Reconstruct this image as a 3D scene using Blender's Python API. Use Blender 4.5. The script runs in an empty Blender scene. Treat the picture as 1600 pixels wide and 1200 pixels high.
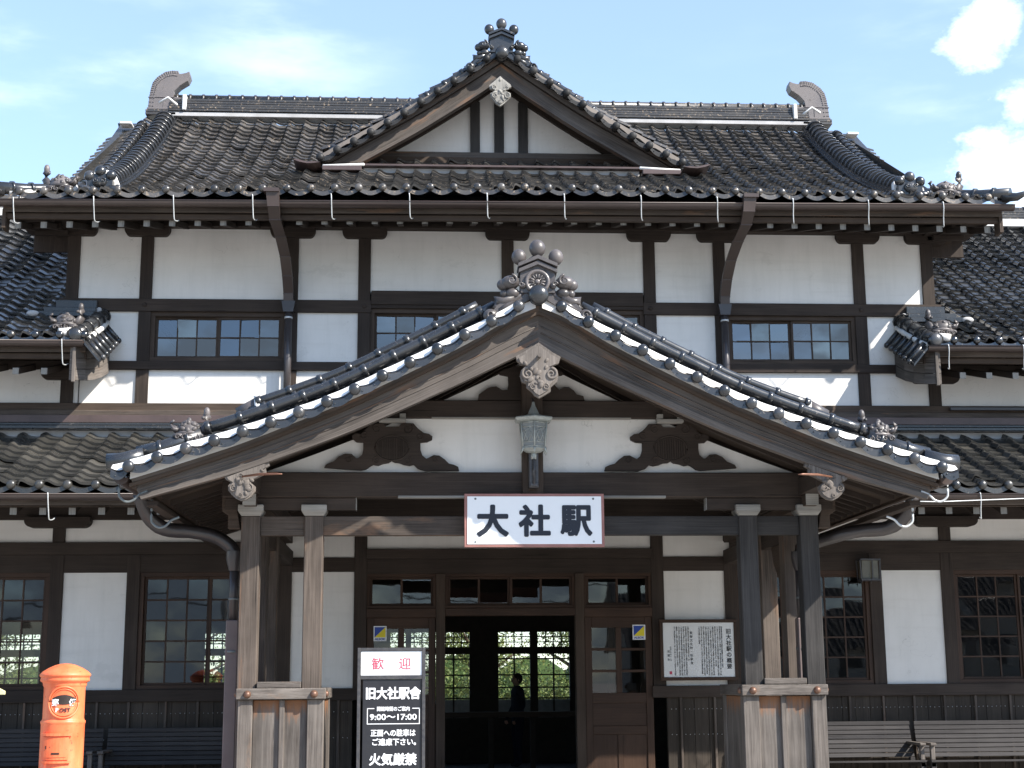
import bpy, math, random
from mathutils import Vector, Matrix, noise
R = random.Random(7)
S = bpy.context.scene
C = S.collection

# ------------------------------------------------------------------ camera, sky, sun
cam = bpy.data.cameras.new("camera"); cam_o = bpy.data.objects.new("camera", cam); C.objects.link(cam_o)
_r = Vector((0.99826605, -0.05841445, -0.00725634)); _u = Vector((-0.00434893, -0.19612841, 0.98056858)); _f = Vector((0.05870255, 0.97883676, 0.19604237))
cam_o.matrix_world = Matrix(((_r.x, _u.x, -_f.x, -1.0411), (_r.y, _u.y, -_f.y, -18.1209), (_r.z, _u.z, -_f.z, 1.6), (0, 0, 0, 1)))
cam.sensor_width = 36; cam.lens = 2300.9 * 36 / 1600; cam.clip_end = 2000; cam.clip_start = 0.1
S.camera = cam_o
S.view_settings.view_transform = 'Standard'; S.view_settings.look = 'None'; S.view_settings.gamma = 1
S.view_settings.exposure = 1.04

W = bpy.data.worlds.new("World"); S.world = W; W.use_nodes = True
nt = W.node_tree; N = nt.nodes; L = nt.links
bg = N['Background']; bg.inputs[1].default_value = 0.11
sky = N.new('ShaderNodeTexSky'); sky.sky_type = 'NISHITA'; sky.sun_disc = False
sky.sun_elevation = math.radians(38.7); sky.sun_rotation = math.radians(124.4)
sky.air_density = 1.0; sky.dust_density = 0.5; sky.ozone_density = 1.3
tc = N.new('ShaderNodeTexCoord')
def wmath(op, a, b=None, clamp=False):
    m = N.new('ShaderNodeMath'); m.operation = op; m.use_clamp = clamp
    for i, v in enumerate((a, b)):
        if v is None: continue
        if isinstance(v, (int, float)): m.inputs[i].default_value = v
        else: L.new(v, m.inputs[i])
    return m.outputs[0]
def wnoise(scale, detail, sy, rough=0.6):
    mp = N.new('ShaderNodeMapping'); mp.inputs['Scale'].default_value = sy; L.new(tc.outputs['Generated'], mp.inputs[0])
    n = N.new('ShaderNodeTexNoise'); n.inputs['Scale'].default_value = scale; n.inputs['Detail'].default_value = detail
    n.inputs['Roughness'].default_value = rough; L.new(mp.outputs[0], n.inputs['Vector']); return n.outputs[0]
def ramp(v, lo, hi, a=0.0, b=1.0):
    m = N.new('ShaderNodeMapRange'); m.interpolation_type = 'SMOOTHSTEP'
    m.inputs[1].default_value = lo; m.inputs[2].default_value = hi; m.inputs[3].default_value = a; m.inputs[4].default_value = b
    L.new(v, m.inputs[0]); return m.outputs[0]
def blob(d, rad, soft):
    v = N.new('ShaderNodeVectorMath'); v.operation = 'DISTANCE'; L.new(tc.outputs['Generated'], v.inputs[0])
    v.inputs[1].default_value = Vector(d).normalized(); return ramp(v.outputs['Value'], rad - soft, rad + soft, 1, 0)
puff = wnoise(16, 6, (1, 1, 1.5), 0.62)
cum = None
for d, rad in (((0.3530, 0.847, 0.3965), .027), ((0.3455, 0.849, 0.3905), .017), ((0.384, 0.858, 0.352), .026), ((0.380, 0.872, 0.312), .040), ((0.352, 0.876, 0.303), .016),
               ((0.40, 0.86, 0.33), .035), ((0.55, 0.8, 0.30), .13), ((-0.62, 0.75, 0.25), .12)):
    b = wmath('ADD', blob(d, rad, .030), 0.0)
    cum = b if cum is None else wmath('MAXIMUM', cum, b)
cum = ramp(wmath('ADD', cum, wmath('MULTIPLY', wmath('SUBTRACT', puff, 0.5), 2.4)), 0.36, 1.15)
wis = wnoise(5.5, 7, (1, 1, 3.6), 0.55)
wsp = None
for d, rad in (((-0.2309, 0.8981, 0.3742), .07), ((-0.0909, 0.9127, 0.3984), .05), ((0.36, 0.86, 0.38), .06), ((-0.35, 0.9, 0.40), .08), ((-0.17, 0.91, 0.36), .03)):
    b = blob(d, rad, .05); wsp = b if wsp is None else wmath('MAXIMUM', wsp, b)
wsp = wmath('MULTIPLY', ramp(wis, 0.44, 0.74), wmath('ADD', wmath('MULTIPLY', wsp, 0.36), 0.03))
# clouds on the rest of the sky (behind the photographer too), seen in the window panes
far = wmath('MULTIPLY', ramp(wnoise(3.2, 8, (1, 1, 2.2), 0.6), 0.52, 0.70), None or 1.0)
sep = N.new('ShaderNodeSeparateXYZ'); L.new(tc.outputs['Generated'], sep.inputs[0])
far = wmath('MULTIPLY', far, wmath('MULTIPLY', ramp(sep.outputs['Y'], 0.1, -0.3), 0.30))
veil = wmath('MULTIPLY', ramp(sep.outputs['Y'], 0.0, 0.6), 0.13)   # thin high haze over the northern half
cloud = wmath('MAXIMUM', wmath('MAXIMUM', cum, wmath('ADD', wsp, veil)), far, True)
mx = N.new('ShaderNodeMix'); mx.data_type = 'RGBA'
L.new(cloud, mx.inputs[0])
tint = N.new('ShaderNodeMix'); tint.data_type = 'RGBA'; tint.blend_type = 'MULTIPLY'; tint.inputs[0].default_value = 1
L.new(sky.outputs[0], tint.inputs[6]); tint.inputs[7].default_value = (1.18, 1.32, 1.44, 1)
L.new(tint.outputs[2], mx.inputs[6]); mx.inputs[7].default_value = (7.6, 8.4, 9.3, 1)
bank = N.new('ShaderNodeMix'); bank.data_type = 'RGBA'   # grey-blue cloud bank low in the southern sky
low = wmath('MULTIPLY', ramp(sep.outputs['Z'], 0.42, 0.16), ramp(sep.outputs['Y'], 0.15, -0.15))
L.new(wmath('MULTIPLY', low, ramp(wnoise(9.0, 7, (1, 1, 2.0), 0.65), 0.36, 0.60, 0.25, 1.0), True), bank.inputs[0])
L.new(mx.outputs[2], bank.inputs[6]); bank.inputs[7].default_value = (2.1, 2.75, 3.6, 1)
L.new(bank.outputs[2], bg.inputs[0])

sun = bpy.data.lights.new("sun", 'SUN'); sun.energy = 4.8; sun.angle = math.radians(0.55); sun.color = (1.0, 0.945, 0.86)
sun_o = bpy.data.objects.new("sun", sun); C.objects.link(sun_o)
sun_o.rotation_euler = Vector((1.46, -1.0, 1.42)).to_track_quat('Z', 'Y').to_euler()

# ------------------------------------------------------------------ materials
def mat(name, rough=0.6, spec=0.5, metal=0.0):
    m = bpy.data.materials.new(name); m.use_nodes = True
    b = m.node_tree.nodes['Principled BSDF']; b.inputs['Roughness'].default_value = rough
    b.inputs['Specular IOR Level'].default_value = spec; b.inputs['Metallic'].default_value = metal
    return m, b
class NT:
    def __init__(s, m): s.m = m; s.t = m.node_tree; s.b = s.t.nodes['Principled BSDF']
    def n(s, k, **kw):
        x = s.t.nodes.new(k)
        for a, v in kw.items(): setattr(x, a, v)
        return x
    def l(s, a, b): s.t.links.new(a, b)
    def coord(s, kind='Object', scale=(1, 1, 1), loc=(0, 0, 0)):
        c = s.n('ShaderNodeTexCoord'); p = s.n('ShaderNodeMapping'); p.inputs['Scale'].default_value = scale; p.inputs['Location'].default_value = loc
        s.l(c.outputs[kind], p.inputs[0]); return p.outputs[0]
    def noise(s, vec, scale=1, detail=4, rough=0.6, dist=0.0):
        x = s.n('ShaderNodeTexNoise'); x.inputs['Scale'].default_value = scale; x.inputs['Detail'].default_value = detail
        x.inputs['Roughness'].default_value = rough; x.inputs['Distortion'].default_value = dist; s.l(vec, x.inputs['Vector']); return x.outputs[0]
    def rng(s, v, lo, hi, a=0, b=1):
        x = s.n('ShaderNodeMapRange'); x.inputs[1].default_value = lo; x.inputs[2].default_value = hi; x.inputs[3].default_value = a; x.inputs[4].default_value = b
        s.l(v, x.inputs[0]); return x.outputs[0]
    def mix(s, f, a, b, mode='MIX'):
        x = s.n('ShaderNodeMix', data_type='RGBA', blend_type=mode)
        for i, v in ((0, f), (6, a), (7, b)):
            if isinstance(v, (int, float)): x.inputs[i].default_value = v
            elif isinstance(v, tuple): x.inputs[i].default_value = (*v, 1)
            else: s.l(v, x.inputs[i])
        return x.outputs[2]
    def bump(s, h, strength=0.3, dist=0.01):
        x = s.n('ShaderNodeBump'); x.inputs['Strength'].default_value = strength; x.inputs['Distance'].default_value = dist
        s.l(h, x.inputs['Height']); s.l(x.outputs[0], s.b.inputs['Normal'])
    def col(s, v): s.l(v, s.b.inputs['Base Color'])
    def rough(s, v): s.l(v, s.b.inputs['Roughness'])

def wood(name, dark, light, wear=None, wear_amt=0.0, rough=0.75, k=26.0, bump=0.5):
    m, b = mat(name, rough, 0.25); t = NT(m)
    fine = t.noise(t.coord('UV', (1.6, k * 3.2, 1)), 1, 5, 0.65, 0.3)
    broad = t.noise(t.coord('UV', (0.9, k * 0.45, 1)), 1, 4, 0.6, 0.8)
    blot = t.noise(t.coord('Object', (1.3, 1.3, 1.3)), 1, 4, 0.6)
    piece = t.noise(t.coord('UV', (0.02, 0.13, 1)), 1, 0, 0.5)
    c = t.mix(t.rng(fine, 0.3, 0.72), dark, light)
    c = t.mix(t.rng(broad, 0.35, 0.7, 0, 0.6), c, tuple(x * 0.55 for x in dark))
    c = t.mix(t.rng(blot, 0.4, 0.75, 0, 0.45), c, tuple(x * 1.25 for x in light))
    c = t.mix(t.rng(piece, 0.35, 0.65, 0, 0.4), c, tuple(x * 0.6 for x in dark))
    split = t.noise(t.coord('UV', (0.7, k * 1.5, 1), (9, 2, 0)), 1, 3, 0.7, 0.2)
    c = t.mix(t.rng(split, 0.66, 0.70), c, tuple(x * 0.30 for x in dark))
    if wear:
        wv = t.noise(t.coord('UV', (0.8, k * 0.18, 1), (3, 7, 0)), 1, 5, 0.65, 0.5)
        c = t.mix(t.rng(wv, 0.62 - wear_amt, 0.80 - wear_amt), c, wear)
    t.col(c); t.bump(fine, bump, 0.004); return m
M = {}
M['wood_dark'] = wood('dark_stained_timber', (0.027, 0.0195, 0.0155), (0.066, 0.049, 0.039))
M['wood_brown'] = wood('brown_timber', (0.042, 0.029, 0.021), (0.098, 0.071, 0.054))
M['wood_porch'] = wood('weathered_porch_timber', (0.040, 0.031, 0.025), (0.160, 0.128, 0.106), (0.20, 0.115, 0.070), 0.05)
M['wood_barge'] = wood('weathered_barge_board', (0.038, 0.031, 0.027), (0.170, 0.146, 0.128), (0.24, 0.120, 0.060), 0.06)
M['wood_grey'] = wood('silver_grey_timber', (0.070, 0.058, 0.050), (0.23, 0.20, 0.175), (0.26, 0.16, 0.10), 0.0, k=16, bump=0.9)
M['wood_slate'] = wood('dark_grey_weathered_shaded_timber', (0.021, 0.019, 0.018), (0.068, 0.062, 0.058))  # grey old wood; also paints shade onto the porch beam's right side
M['wood_pale'] = wood('pale_weathered_timber', (0.2, 0.19, 0.17), (0.4, 0.38, 0.345))
M['wood_red'] = wood('red_brown_joinery', (0.034, 0.018, 0.011), (0.080, 0.045, 0.029), rough=0.55)
M['wood_wain'] = wood('wainscot_boards', (0.027, 0.021, 0.016), (0.075, 0.060, 0.047))
M['wood_bench'] = wood('grey_bench_slats', (0.032, 0.029, 0.029), (0.074, 0.068, 0.066))

def dado_mat():
    m = wood('pedestal_boards', (0.060, 0.050, 0.043), (0.20, 0.175, 0.155), k=9, bump=0.9); t = NT(m)
    src = t.b.inputs['Base Color'].links[0].from_socket
    z = t.n('ShaderNodeSeparateXYZ'); t.l(t.coord('Object'), z.inputs[0])
    n = t.noise(t.coord('Object', (30, 30, 3)), 1, 3, 0.6)
    a = t.n('ShaderNodeMath', operation='ADD'); t.l(z.outputs[2], a.inputs[0]); t.l(t.rng(n, 0.3, 0.7, -0.09, 0.09), a.inputs[1])
    t.col(t.mix(t.rng(a.outputs[0], 1.26, 1.40, 0, 0.8), src, (0.24, 0.105, 0.045))); return m
M['wood_dado'] = dado_mat()

def plaster():
    m, b = mat('white_lime_plaster', 0.9, 0.1); t = NT(m)
    big = t.noise(t.coord('Object', (0.9, 0.9, 0.7)), 1, 5, 0.6)
    st = t.noise(t.coord('Object', (7, 7, 0.8)), 1, 5, 0.7)
    hz = t.noise(t.coord('Object', (0.8, 0.8, 9)), 1, 4, 0.6)
    fi = t.noise(t.coord('Object', (60, 60, 60)), 1, 3, 0.6)
    c = t.mix(t.rng(big, 0.35, 0.7), (0.79, 0.762, 0.72), (0.68, 0.655, 0.615))
    c = t.mix(t.rng(st, 0.48, 0.76, 0, 0.42), c, (0.60, 0.585, 0.545))
    c = t.mix(t.rng(hz, 0.52, 0.74, 0, 0.30), c, (0.58, 0.55, 0.50))
    vo = t.n('ShaderNodeTexVoronoi', feature='DISTANCE_TO_EDGE'); vo.inputs['Scale'].default_value = 0.9; vo.inputs['Randomness'].default_value = 1
    wv = t.n('ShaderNodeVectorMath', operation='ADD'); cc = t.coord('Object', (1, 1, 1)); wn = t.n('ShaderNodeTexNoise'); wn.inputs['Scale'].default_value = 5; t.l(cc, wn.inputs['Vector']); t.l(cc, wv.inputs[0]); t.l(wn.outputs['Color'], wv.inputs[1]); t.l(wv.outputs[0], vo.inputs['Vector'])
    crk = t.n('ShaderNodeMath', operation='MULTIPLY'); t.l(t.rng(vo.outputs['Distance'], 0.0035, 0.0, 0, 1), crk.inputs[0]); t.l(t.rng(big, 0.5, 0.6, 0, 0.5), crk.inputs[1])
    c = t.mix(crk.outputs[0], c, (0.32, 0.30, 0.27))
    pa = t.noise(t.coord('Object', (1.6, 1.6, 2.6), (5, 3, 8)), 1, 6, 0.7); c = t.mix(t.rng(pa, 0.60, 0.64, 0, 0.28), c, (0.56, 0.54, 0.50))
    t.col(c); t.bump(t.mix(0.6, fi, big), 0.25, 0.006); return m
M['plaster'] = plaster()

def tile(name, base, warm, lich, rough=0.22, lich_amt=0.0, spec=0.6):
    m, b = mat(name, rough, spec); t = NT(m)
    uvn = t.n('ShaderNodeTexWhiteNoise', noise_dimensions='2D'); t.l(t.coord('UV', (97, 97, 97)), uvn.inputs['Vector'])
    n1 = t.noise(t.coord('Object', (2.2, 2.2, 2.2)), 1, 5, 0.65)
    n2 = t.noise(t.coord('Object', (26, 26, 26)), 1, 4, 0.7)
    n3 = t.noise(t.coord('Object', (9, 9, 9), (4, 2, 9)), 1, 3, 0.7)
    c = t.mix(t.rng(uvn.outputs[0], 0, 1, 0, 0.75), base, warm)
    c = t.mix(t.rng(n1, 0.4, 0.7, 0, 0.5), c, warm)
    c = t.mix(t.rng(uvn.outputs[0], 0.84, 0.90, 0, 0.55), c, tuple(min(1, x * 2.1) for x in warm)); c = t.mix(t.rng(uvn.outputs[0], 0.12, 0.08, 0, 0.6), c, tuple(x * 0.5 for x in base))
    mul = t.n('ShaderNodeMath', operation='MULTIPLY'); t.l(t.rng(n2, 0.60 - lich_amt, 0.70 - lich_amt), mul.inputs[0]); t.l(t.rng(n3, 0.42, 0.6), mul.inputs[1])
    c = t.mix(mul.outputs[0], c, lich)
    t.col(c)
    r1 = t.rng(n1, 0.3, 0.7, rough * 0.75, rough * 1.7)
    a = t.n('ShaderNodeMath', operation='ADD'); t.l(r1, a.inputs[0]); t.l(t.rng(mul.outputs[0], 0, 1, 0, 0.4), a.inputs[1]); t.rough(a.outputs[0])
    t.bump(n2, 0.12, 0.003); return m
M['tile_main'] = tile('dark_glazed_pantiles', (0.023, 0.0225, 0.0225), (0.066, 0.060, 0.054), (0.38, 0.29, 0.20), 0.28, 0.045, 0.6)
M['tile_wing'] = tile('glossy_black_pantiles', (0.011, 0.012, 0.014), (0.024, 0.024, 0.024), (0.26, 0.22, 0.16), 0.15, 0.0, 1.0)
M['tile_pent'] = tile('grey_brown_glazed_pantiles', (0.020, 0.020, 0.019), (0.052, 0.048, 0.041), (0.13, 0.12, 0.09), 0.25, 0.0, 0.7)
M['tile_trim'] = tile('blue_black_ridge_tiles', (0.014, 0.0155, 0.0175), (0.034, 0.034, 0.035), (0.15, 0.13, 0.11), 0.22, 0.0, 0.7)
M['tile_fin'] = tile('pale_smoked_clay', (0.115, 0.105, 0.105), (0.17, 0.15, 0.145), (0.07, 0.06, 0.055), 0.45, 0.0, 0.4)
M['tile_verge'] = tile('matt_black_verge_tiles', (0.014, 0.014, 0.0145), (0.030, 0.029, 0.028), (0.12, 0.10, 0.08), 0.48, 0.0, 0.3)
M['tile_orn'] = tile('smoked_clay_ornament', (0.048, 0.043, 0.042), (0.100, 0.087, 0.083), (0.03, 0.027, 0.025), 0.34, 0.02, 0.5)

def plain(name, c1, c2=None, rough=0.6, spec=0.4, metal=0.0, sc=8, bump=0.0):
    m, b = mat(name, rough, spec, metal); t = NT(m)
    n = t.noise(t.coord('Object', (sc, sc, sc)), 1, 5, 0.65)
    t.col(t.mix(t.rng(n, 0.35, 0.68), c1, c2 or tuple(x * 0.75 for x in c1)))
    if bump: t.bump(n, bump, 0.01)
    return m
M['mortar'] = plain('white_roof_mortar', (0.80, 0.79, 0.77), (0.60, 0.58, 0.54), 0.8, 0.2, sc=5, bump=0.3)
M['mortar_old'] = plain('old_grey_mortar', (0.50, 0.49, 0.485), (0.38, 0.37, 0.36), 0.85, 0.2, sc=4, bump=0.3)
M['gutter'] = plain('brown_metal_gutter', (0.062, 0.043, 0.036), (0.048, 0.033, 0.028), 0.38, 0.5, sc=2)
M['pipe_dark'] = plain('dark_brown_pipe', (0.040, 0.034, 0.034), (0.055, 0.047, 0.046), 0.33, 0.5, sc=3)
M['pipe_cover'] = plain('mauve_brown_pipe_cover', (0.16, 0.125, 0.118), (0.13, 0.10, 0.095), 0.55, 0.3, sc=3)
M['hook'] = plain('galvanised_hook', (0.62, 0.63, 0.62), (0.45, 0.46, 0.46), 0.45, 0.5, 0.3)
M['hook_dull'] = plain('grey_painted_hook', (0.16, 0.18, 0.18), (0.12, 0.13, 0.13), 0.5, 0.4)
M['verdigris'] = plain('verdigris_bronze', (0.30, 0.32, 0.30), (0.44, 0.46, 0.43), 0.5, 0.5, 0.3, 30, 0.2)
M['lamp_glass'] = plain('frosted_lamp_glass', (0.22, 0.235, 0.235), (0.15, 0.16, 0.16), 0.35, 0.5)
M['lamp_amber'] = plain('yellowed_lamp_glass', (0.15, 0.14, 0.10), (0.11, 0.10, 0.075), 0.3, 0.5)
M['brass'] = plain('rusty_bolt', (0.20, 0.11, 0.075), (0.14, 0.075, 0.05), 0.45, 0.5, 0.4, 20)
M['copper'] = plain('copper_fitting', (0.22, 0.10, 0.06), (0.15, 0.07, 0.045), 0.4, 0.5, 0.3, 20)
M['copper_flash'] = plain('brown_copper_flashing', (0.105, 0.072, 0.066), (0.075, 0.052, 0.047), 0.45, 0.5, 0.2, 3)
M['sign_white'] = plain('white_sign_face', (0.83, 0.83, 0.83), (0.80, 0.80, 0.80), 0.25, 0.5, sc=2)
M['sign_frame'] = plain('faded_red_brown_frame', (0.34, 0.16, 0.14), (0.26, 0.12, 0.10), 0.6)
M['ink'] = plain('blue_black_ink', (0.012, 0.016, 0.028), (0.014, 0.017, 0.026), 0.5)
M['ink_grey'] = plain('dark_grey_ink', (0.055, 0.055, 0.06), (0.05, 0.05, 0.05), 0.7)
M['red_ink'] = plain('crimson_ink', (0.50, 0.05, 0.10), (0.42, 0.05, 0.09), 0.5)
M['board_black'] = plain('black_sign_board', (0.020, 0.020, 0.024), (0.025, 0.025, 0.028), 0.35)
M['frame_metal'] = plain('worn_black_metal', (0.045, 0.045, 0.05), (0.085, 0.08, 0.078), 0.45, 0.5, 0.2, 25)
M['paper'] = plain('aged_white_notice', (0.74, 0.735, 0.72), (0.68, 0.675, 0.66), 0.5, 0.4, sc=3)
M['white_paint'] = plain('white_paint', (0.82, 0.82, 0.82), (0.76, 0.76, 0.76), 0.5)
M['post_red'] = plain('faded_vermilion_paint', (0.82, 0.15, 0.05), (0.86, 0.22, 0.09), 0.42, 0.5, sc=5)
def postmat():
    m, b = mat('chipped_vermilion_paint', 0.42, 0.5); t = NT(m)
    fade = t.noise(t.coord('Object', (4, 4, 2.2)), 1, 4, 0.6); streak = t.noise(t.coord('Object', (26, 26, 2.0)), 1, 5, 0.7); chip = t.noise(t.coord('Object', (22, 22, 16)), 1, 5, 0.75)
    c = t.mix(t.rng(fade, 0.35, 0.68), (0.80, 0.135, 0.045), (0.90, 0.245, 0.10)); c = t.mix(t.rng(streak, 0.55, 0.80, 0, 0.5), c, (0.42, 0.075, 0.035))
    c = t.mix(t.rng(chip, 0.63, 0.66), c, (0.12, 0.035, 0.025)); t.col(c); t.rough(t.rng(fade, 0.3, 0.7, 0.35, 0.6)); t.bump(chip, 0.15, 0.004); return m
M['post_red'] = postmat()
M['post_dark'] = plain('dark_slot', (0.02, 0.012, 0.01), (0.03, 0.02, 0.015), 0.6)
M['blue'] = plain('blue_print', (0.02, 0.06, 0.33), (0.02, 0.06, 0.3), 0.4)
M['yellow'] = plain('yellow_print', (0.75, 0.62, 0.02), (0.7, 0.58, 0.02), 0.4)
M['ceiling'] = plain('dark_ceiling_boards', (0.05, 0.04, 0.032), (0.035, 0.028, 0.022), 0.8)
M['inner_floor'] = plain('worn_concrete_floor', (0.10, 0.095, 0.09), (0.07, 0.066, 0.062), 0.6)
M['ground'] = plain('pale_concrete_forecourt', (0.42, 0.395, 0.355), (0.35, 0.33, 0.30), 0.85, 0.2, sc=0.6, bump=0.1)
M['platform'] = plain('pale_platform_paving', (0.50, 0.48, 0.45), (0.42, 0.40, 0.37), 0.85, 0.2, sc=0.8)
M['bark'] = plain('bark', (0.09, 0.065, 0.045), (0.05, 0.037, 0.028), 0.9, 0.1, sc=14, bump=0.5)
M['cloth'] = plain('dark_clothing', (0.03, 0.035, 0.055), (0.025, 0.028, 0.04), 0.9, 0.1)
M['skin'] = plain('skin', (0.45, 0.28, 0.2), (0.42, 0.25, 0.18), 0.5)
M['hair'] = plain('black_hair', (0.012, 0.010, 0.009), (0.018, 0.014, 0.012), 0.5)
M['stone'] = plain('granite_plinth', (0.30, 0.29, 0.27), (0.22, 0.21, 0.2), 0.8, 0.3, sc=12, bump=0.2)
M['flower_red'] = plain('magenta_petals', (0.65, 0.02, 0.12), (0.5, 0.02, 0.1), 0.6)
M['flower_purple'] = plain('violet_petals', (0.12, 0.04, 0.35), (0.10, 0.03, 0.3), 0.6)
M['house_wall'] = plain('far_house_wall', (0.35, 0.33, 0.30), (0.28, 0.26, 0.24), 0.9, sc=1)
M['far_roof'] = plain('far_roof_tiles', (0.045, 0.046, 0.05), (0.06, 0.06, 0.062), 0.85, 0.1, sc=0.5)
M['yellow_board'] = plain('faded_yellow_board', (0.62, 0.58, 0.30), (0.5, 0.5, 0.3), 0.6)

def leafmat():
    m, b = mat('leaves', 0.55, 0.3); t = NT(m)
    n = t.noise(t.coord('Object', (2.5, 2.5, 2.5)), 1, 4, 0.6); u = t.n('ShaderNodeTexWhiteNoise', noise_dimensions='2D'); t.l(t.coord('UV', (31, 31, 31)), u.inputs['Vector'])
    t.col(t.mix(t.rng(n, 0.35, 0.65), t.mix(u.outputs[0], (0.035, 0.070, 0.016), (0.075, 0.115, 0.03)), (0.13, 0.15, 0.04)))
    t.b.inputs['Transmission Weight'].default_value = 0.0
    return m
M['leaf'] = leafmat()
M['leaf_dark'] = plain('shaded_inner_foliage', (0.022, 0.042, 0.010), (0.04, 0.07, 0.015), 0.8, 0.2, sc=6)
def glassmat(name, tint=(0.62, 0.65, 0.64), amt=1.9, wav=0.010):
    m = bpy.data.materials.new(name); m.use_nodes = True; t = m.node_tree; t.nodes.clear()
    o = t.nodes.new('ShaderNodeOutputMaterial'); mixs = t.nodes.new('ShaderNodeMixShader'); tr = t.nodes.new('ShaderNodeBsdfTransparent'); gl = t.nodes.new('ShaderNodeBsdfGlossy')
    fr = t.nodes.new('ShaderNodeFresnel'); fr.inputs[0].default_value = 1.52; ml = t.nodes.new('ShaderNodeMath'); ml.operation = 'MULTIPLY'; ml.inputs[1].default_value = amt; ml.use_clamp = True
    tr.inputs[0].default_value = (*tint, 1); gl.inputs['Roughness'].default_value = 0.015
    tcx = t.nodes.new('ShaderNodeTexCoord'); nz = t.nodes.new('ShaderNodeTexNoise'); nz.inputs['Scale'].default_value = 2.6; nz.inputs['Detail'].default_value = 2
    bp = t.nodes.new('ShaderNodeBump'); bp.inputs['Strength'].default_value = wav; bp.inputs['Distance'].default_value = 0.05
    t.links.new(tcx.outputs['Object'], nz.inputs['Vector']); t.links.new(nz.outputs[0], bp.inputs['Height']); t.links.new(bp.outputs[0], gl.inputs['Normal'])
    t.links.new(fr.outputs[0], ml.inputs[0]); t.links.new(ml.outputs[0], mixs.inputs[0]); t.links.new(tr.outputs[0], mixs.inputs[1]); t.links.new(gl.outputs[0], mixs.inputs[2]); t.links.new(mixs.outputs[0], o.inputs[0])
    return m
M['glass'] = glassmat('old_window_glass')
M['glass_up'] = glassmat('upper_window_glass', (0.30, 0.32, 0.34), 5.0)

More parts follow.
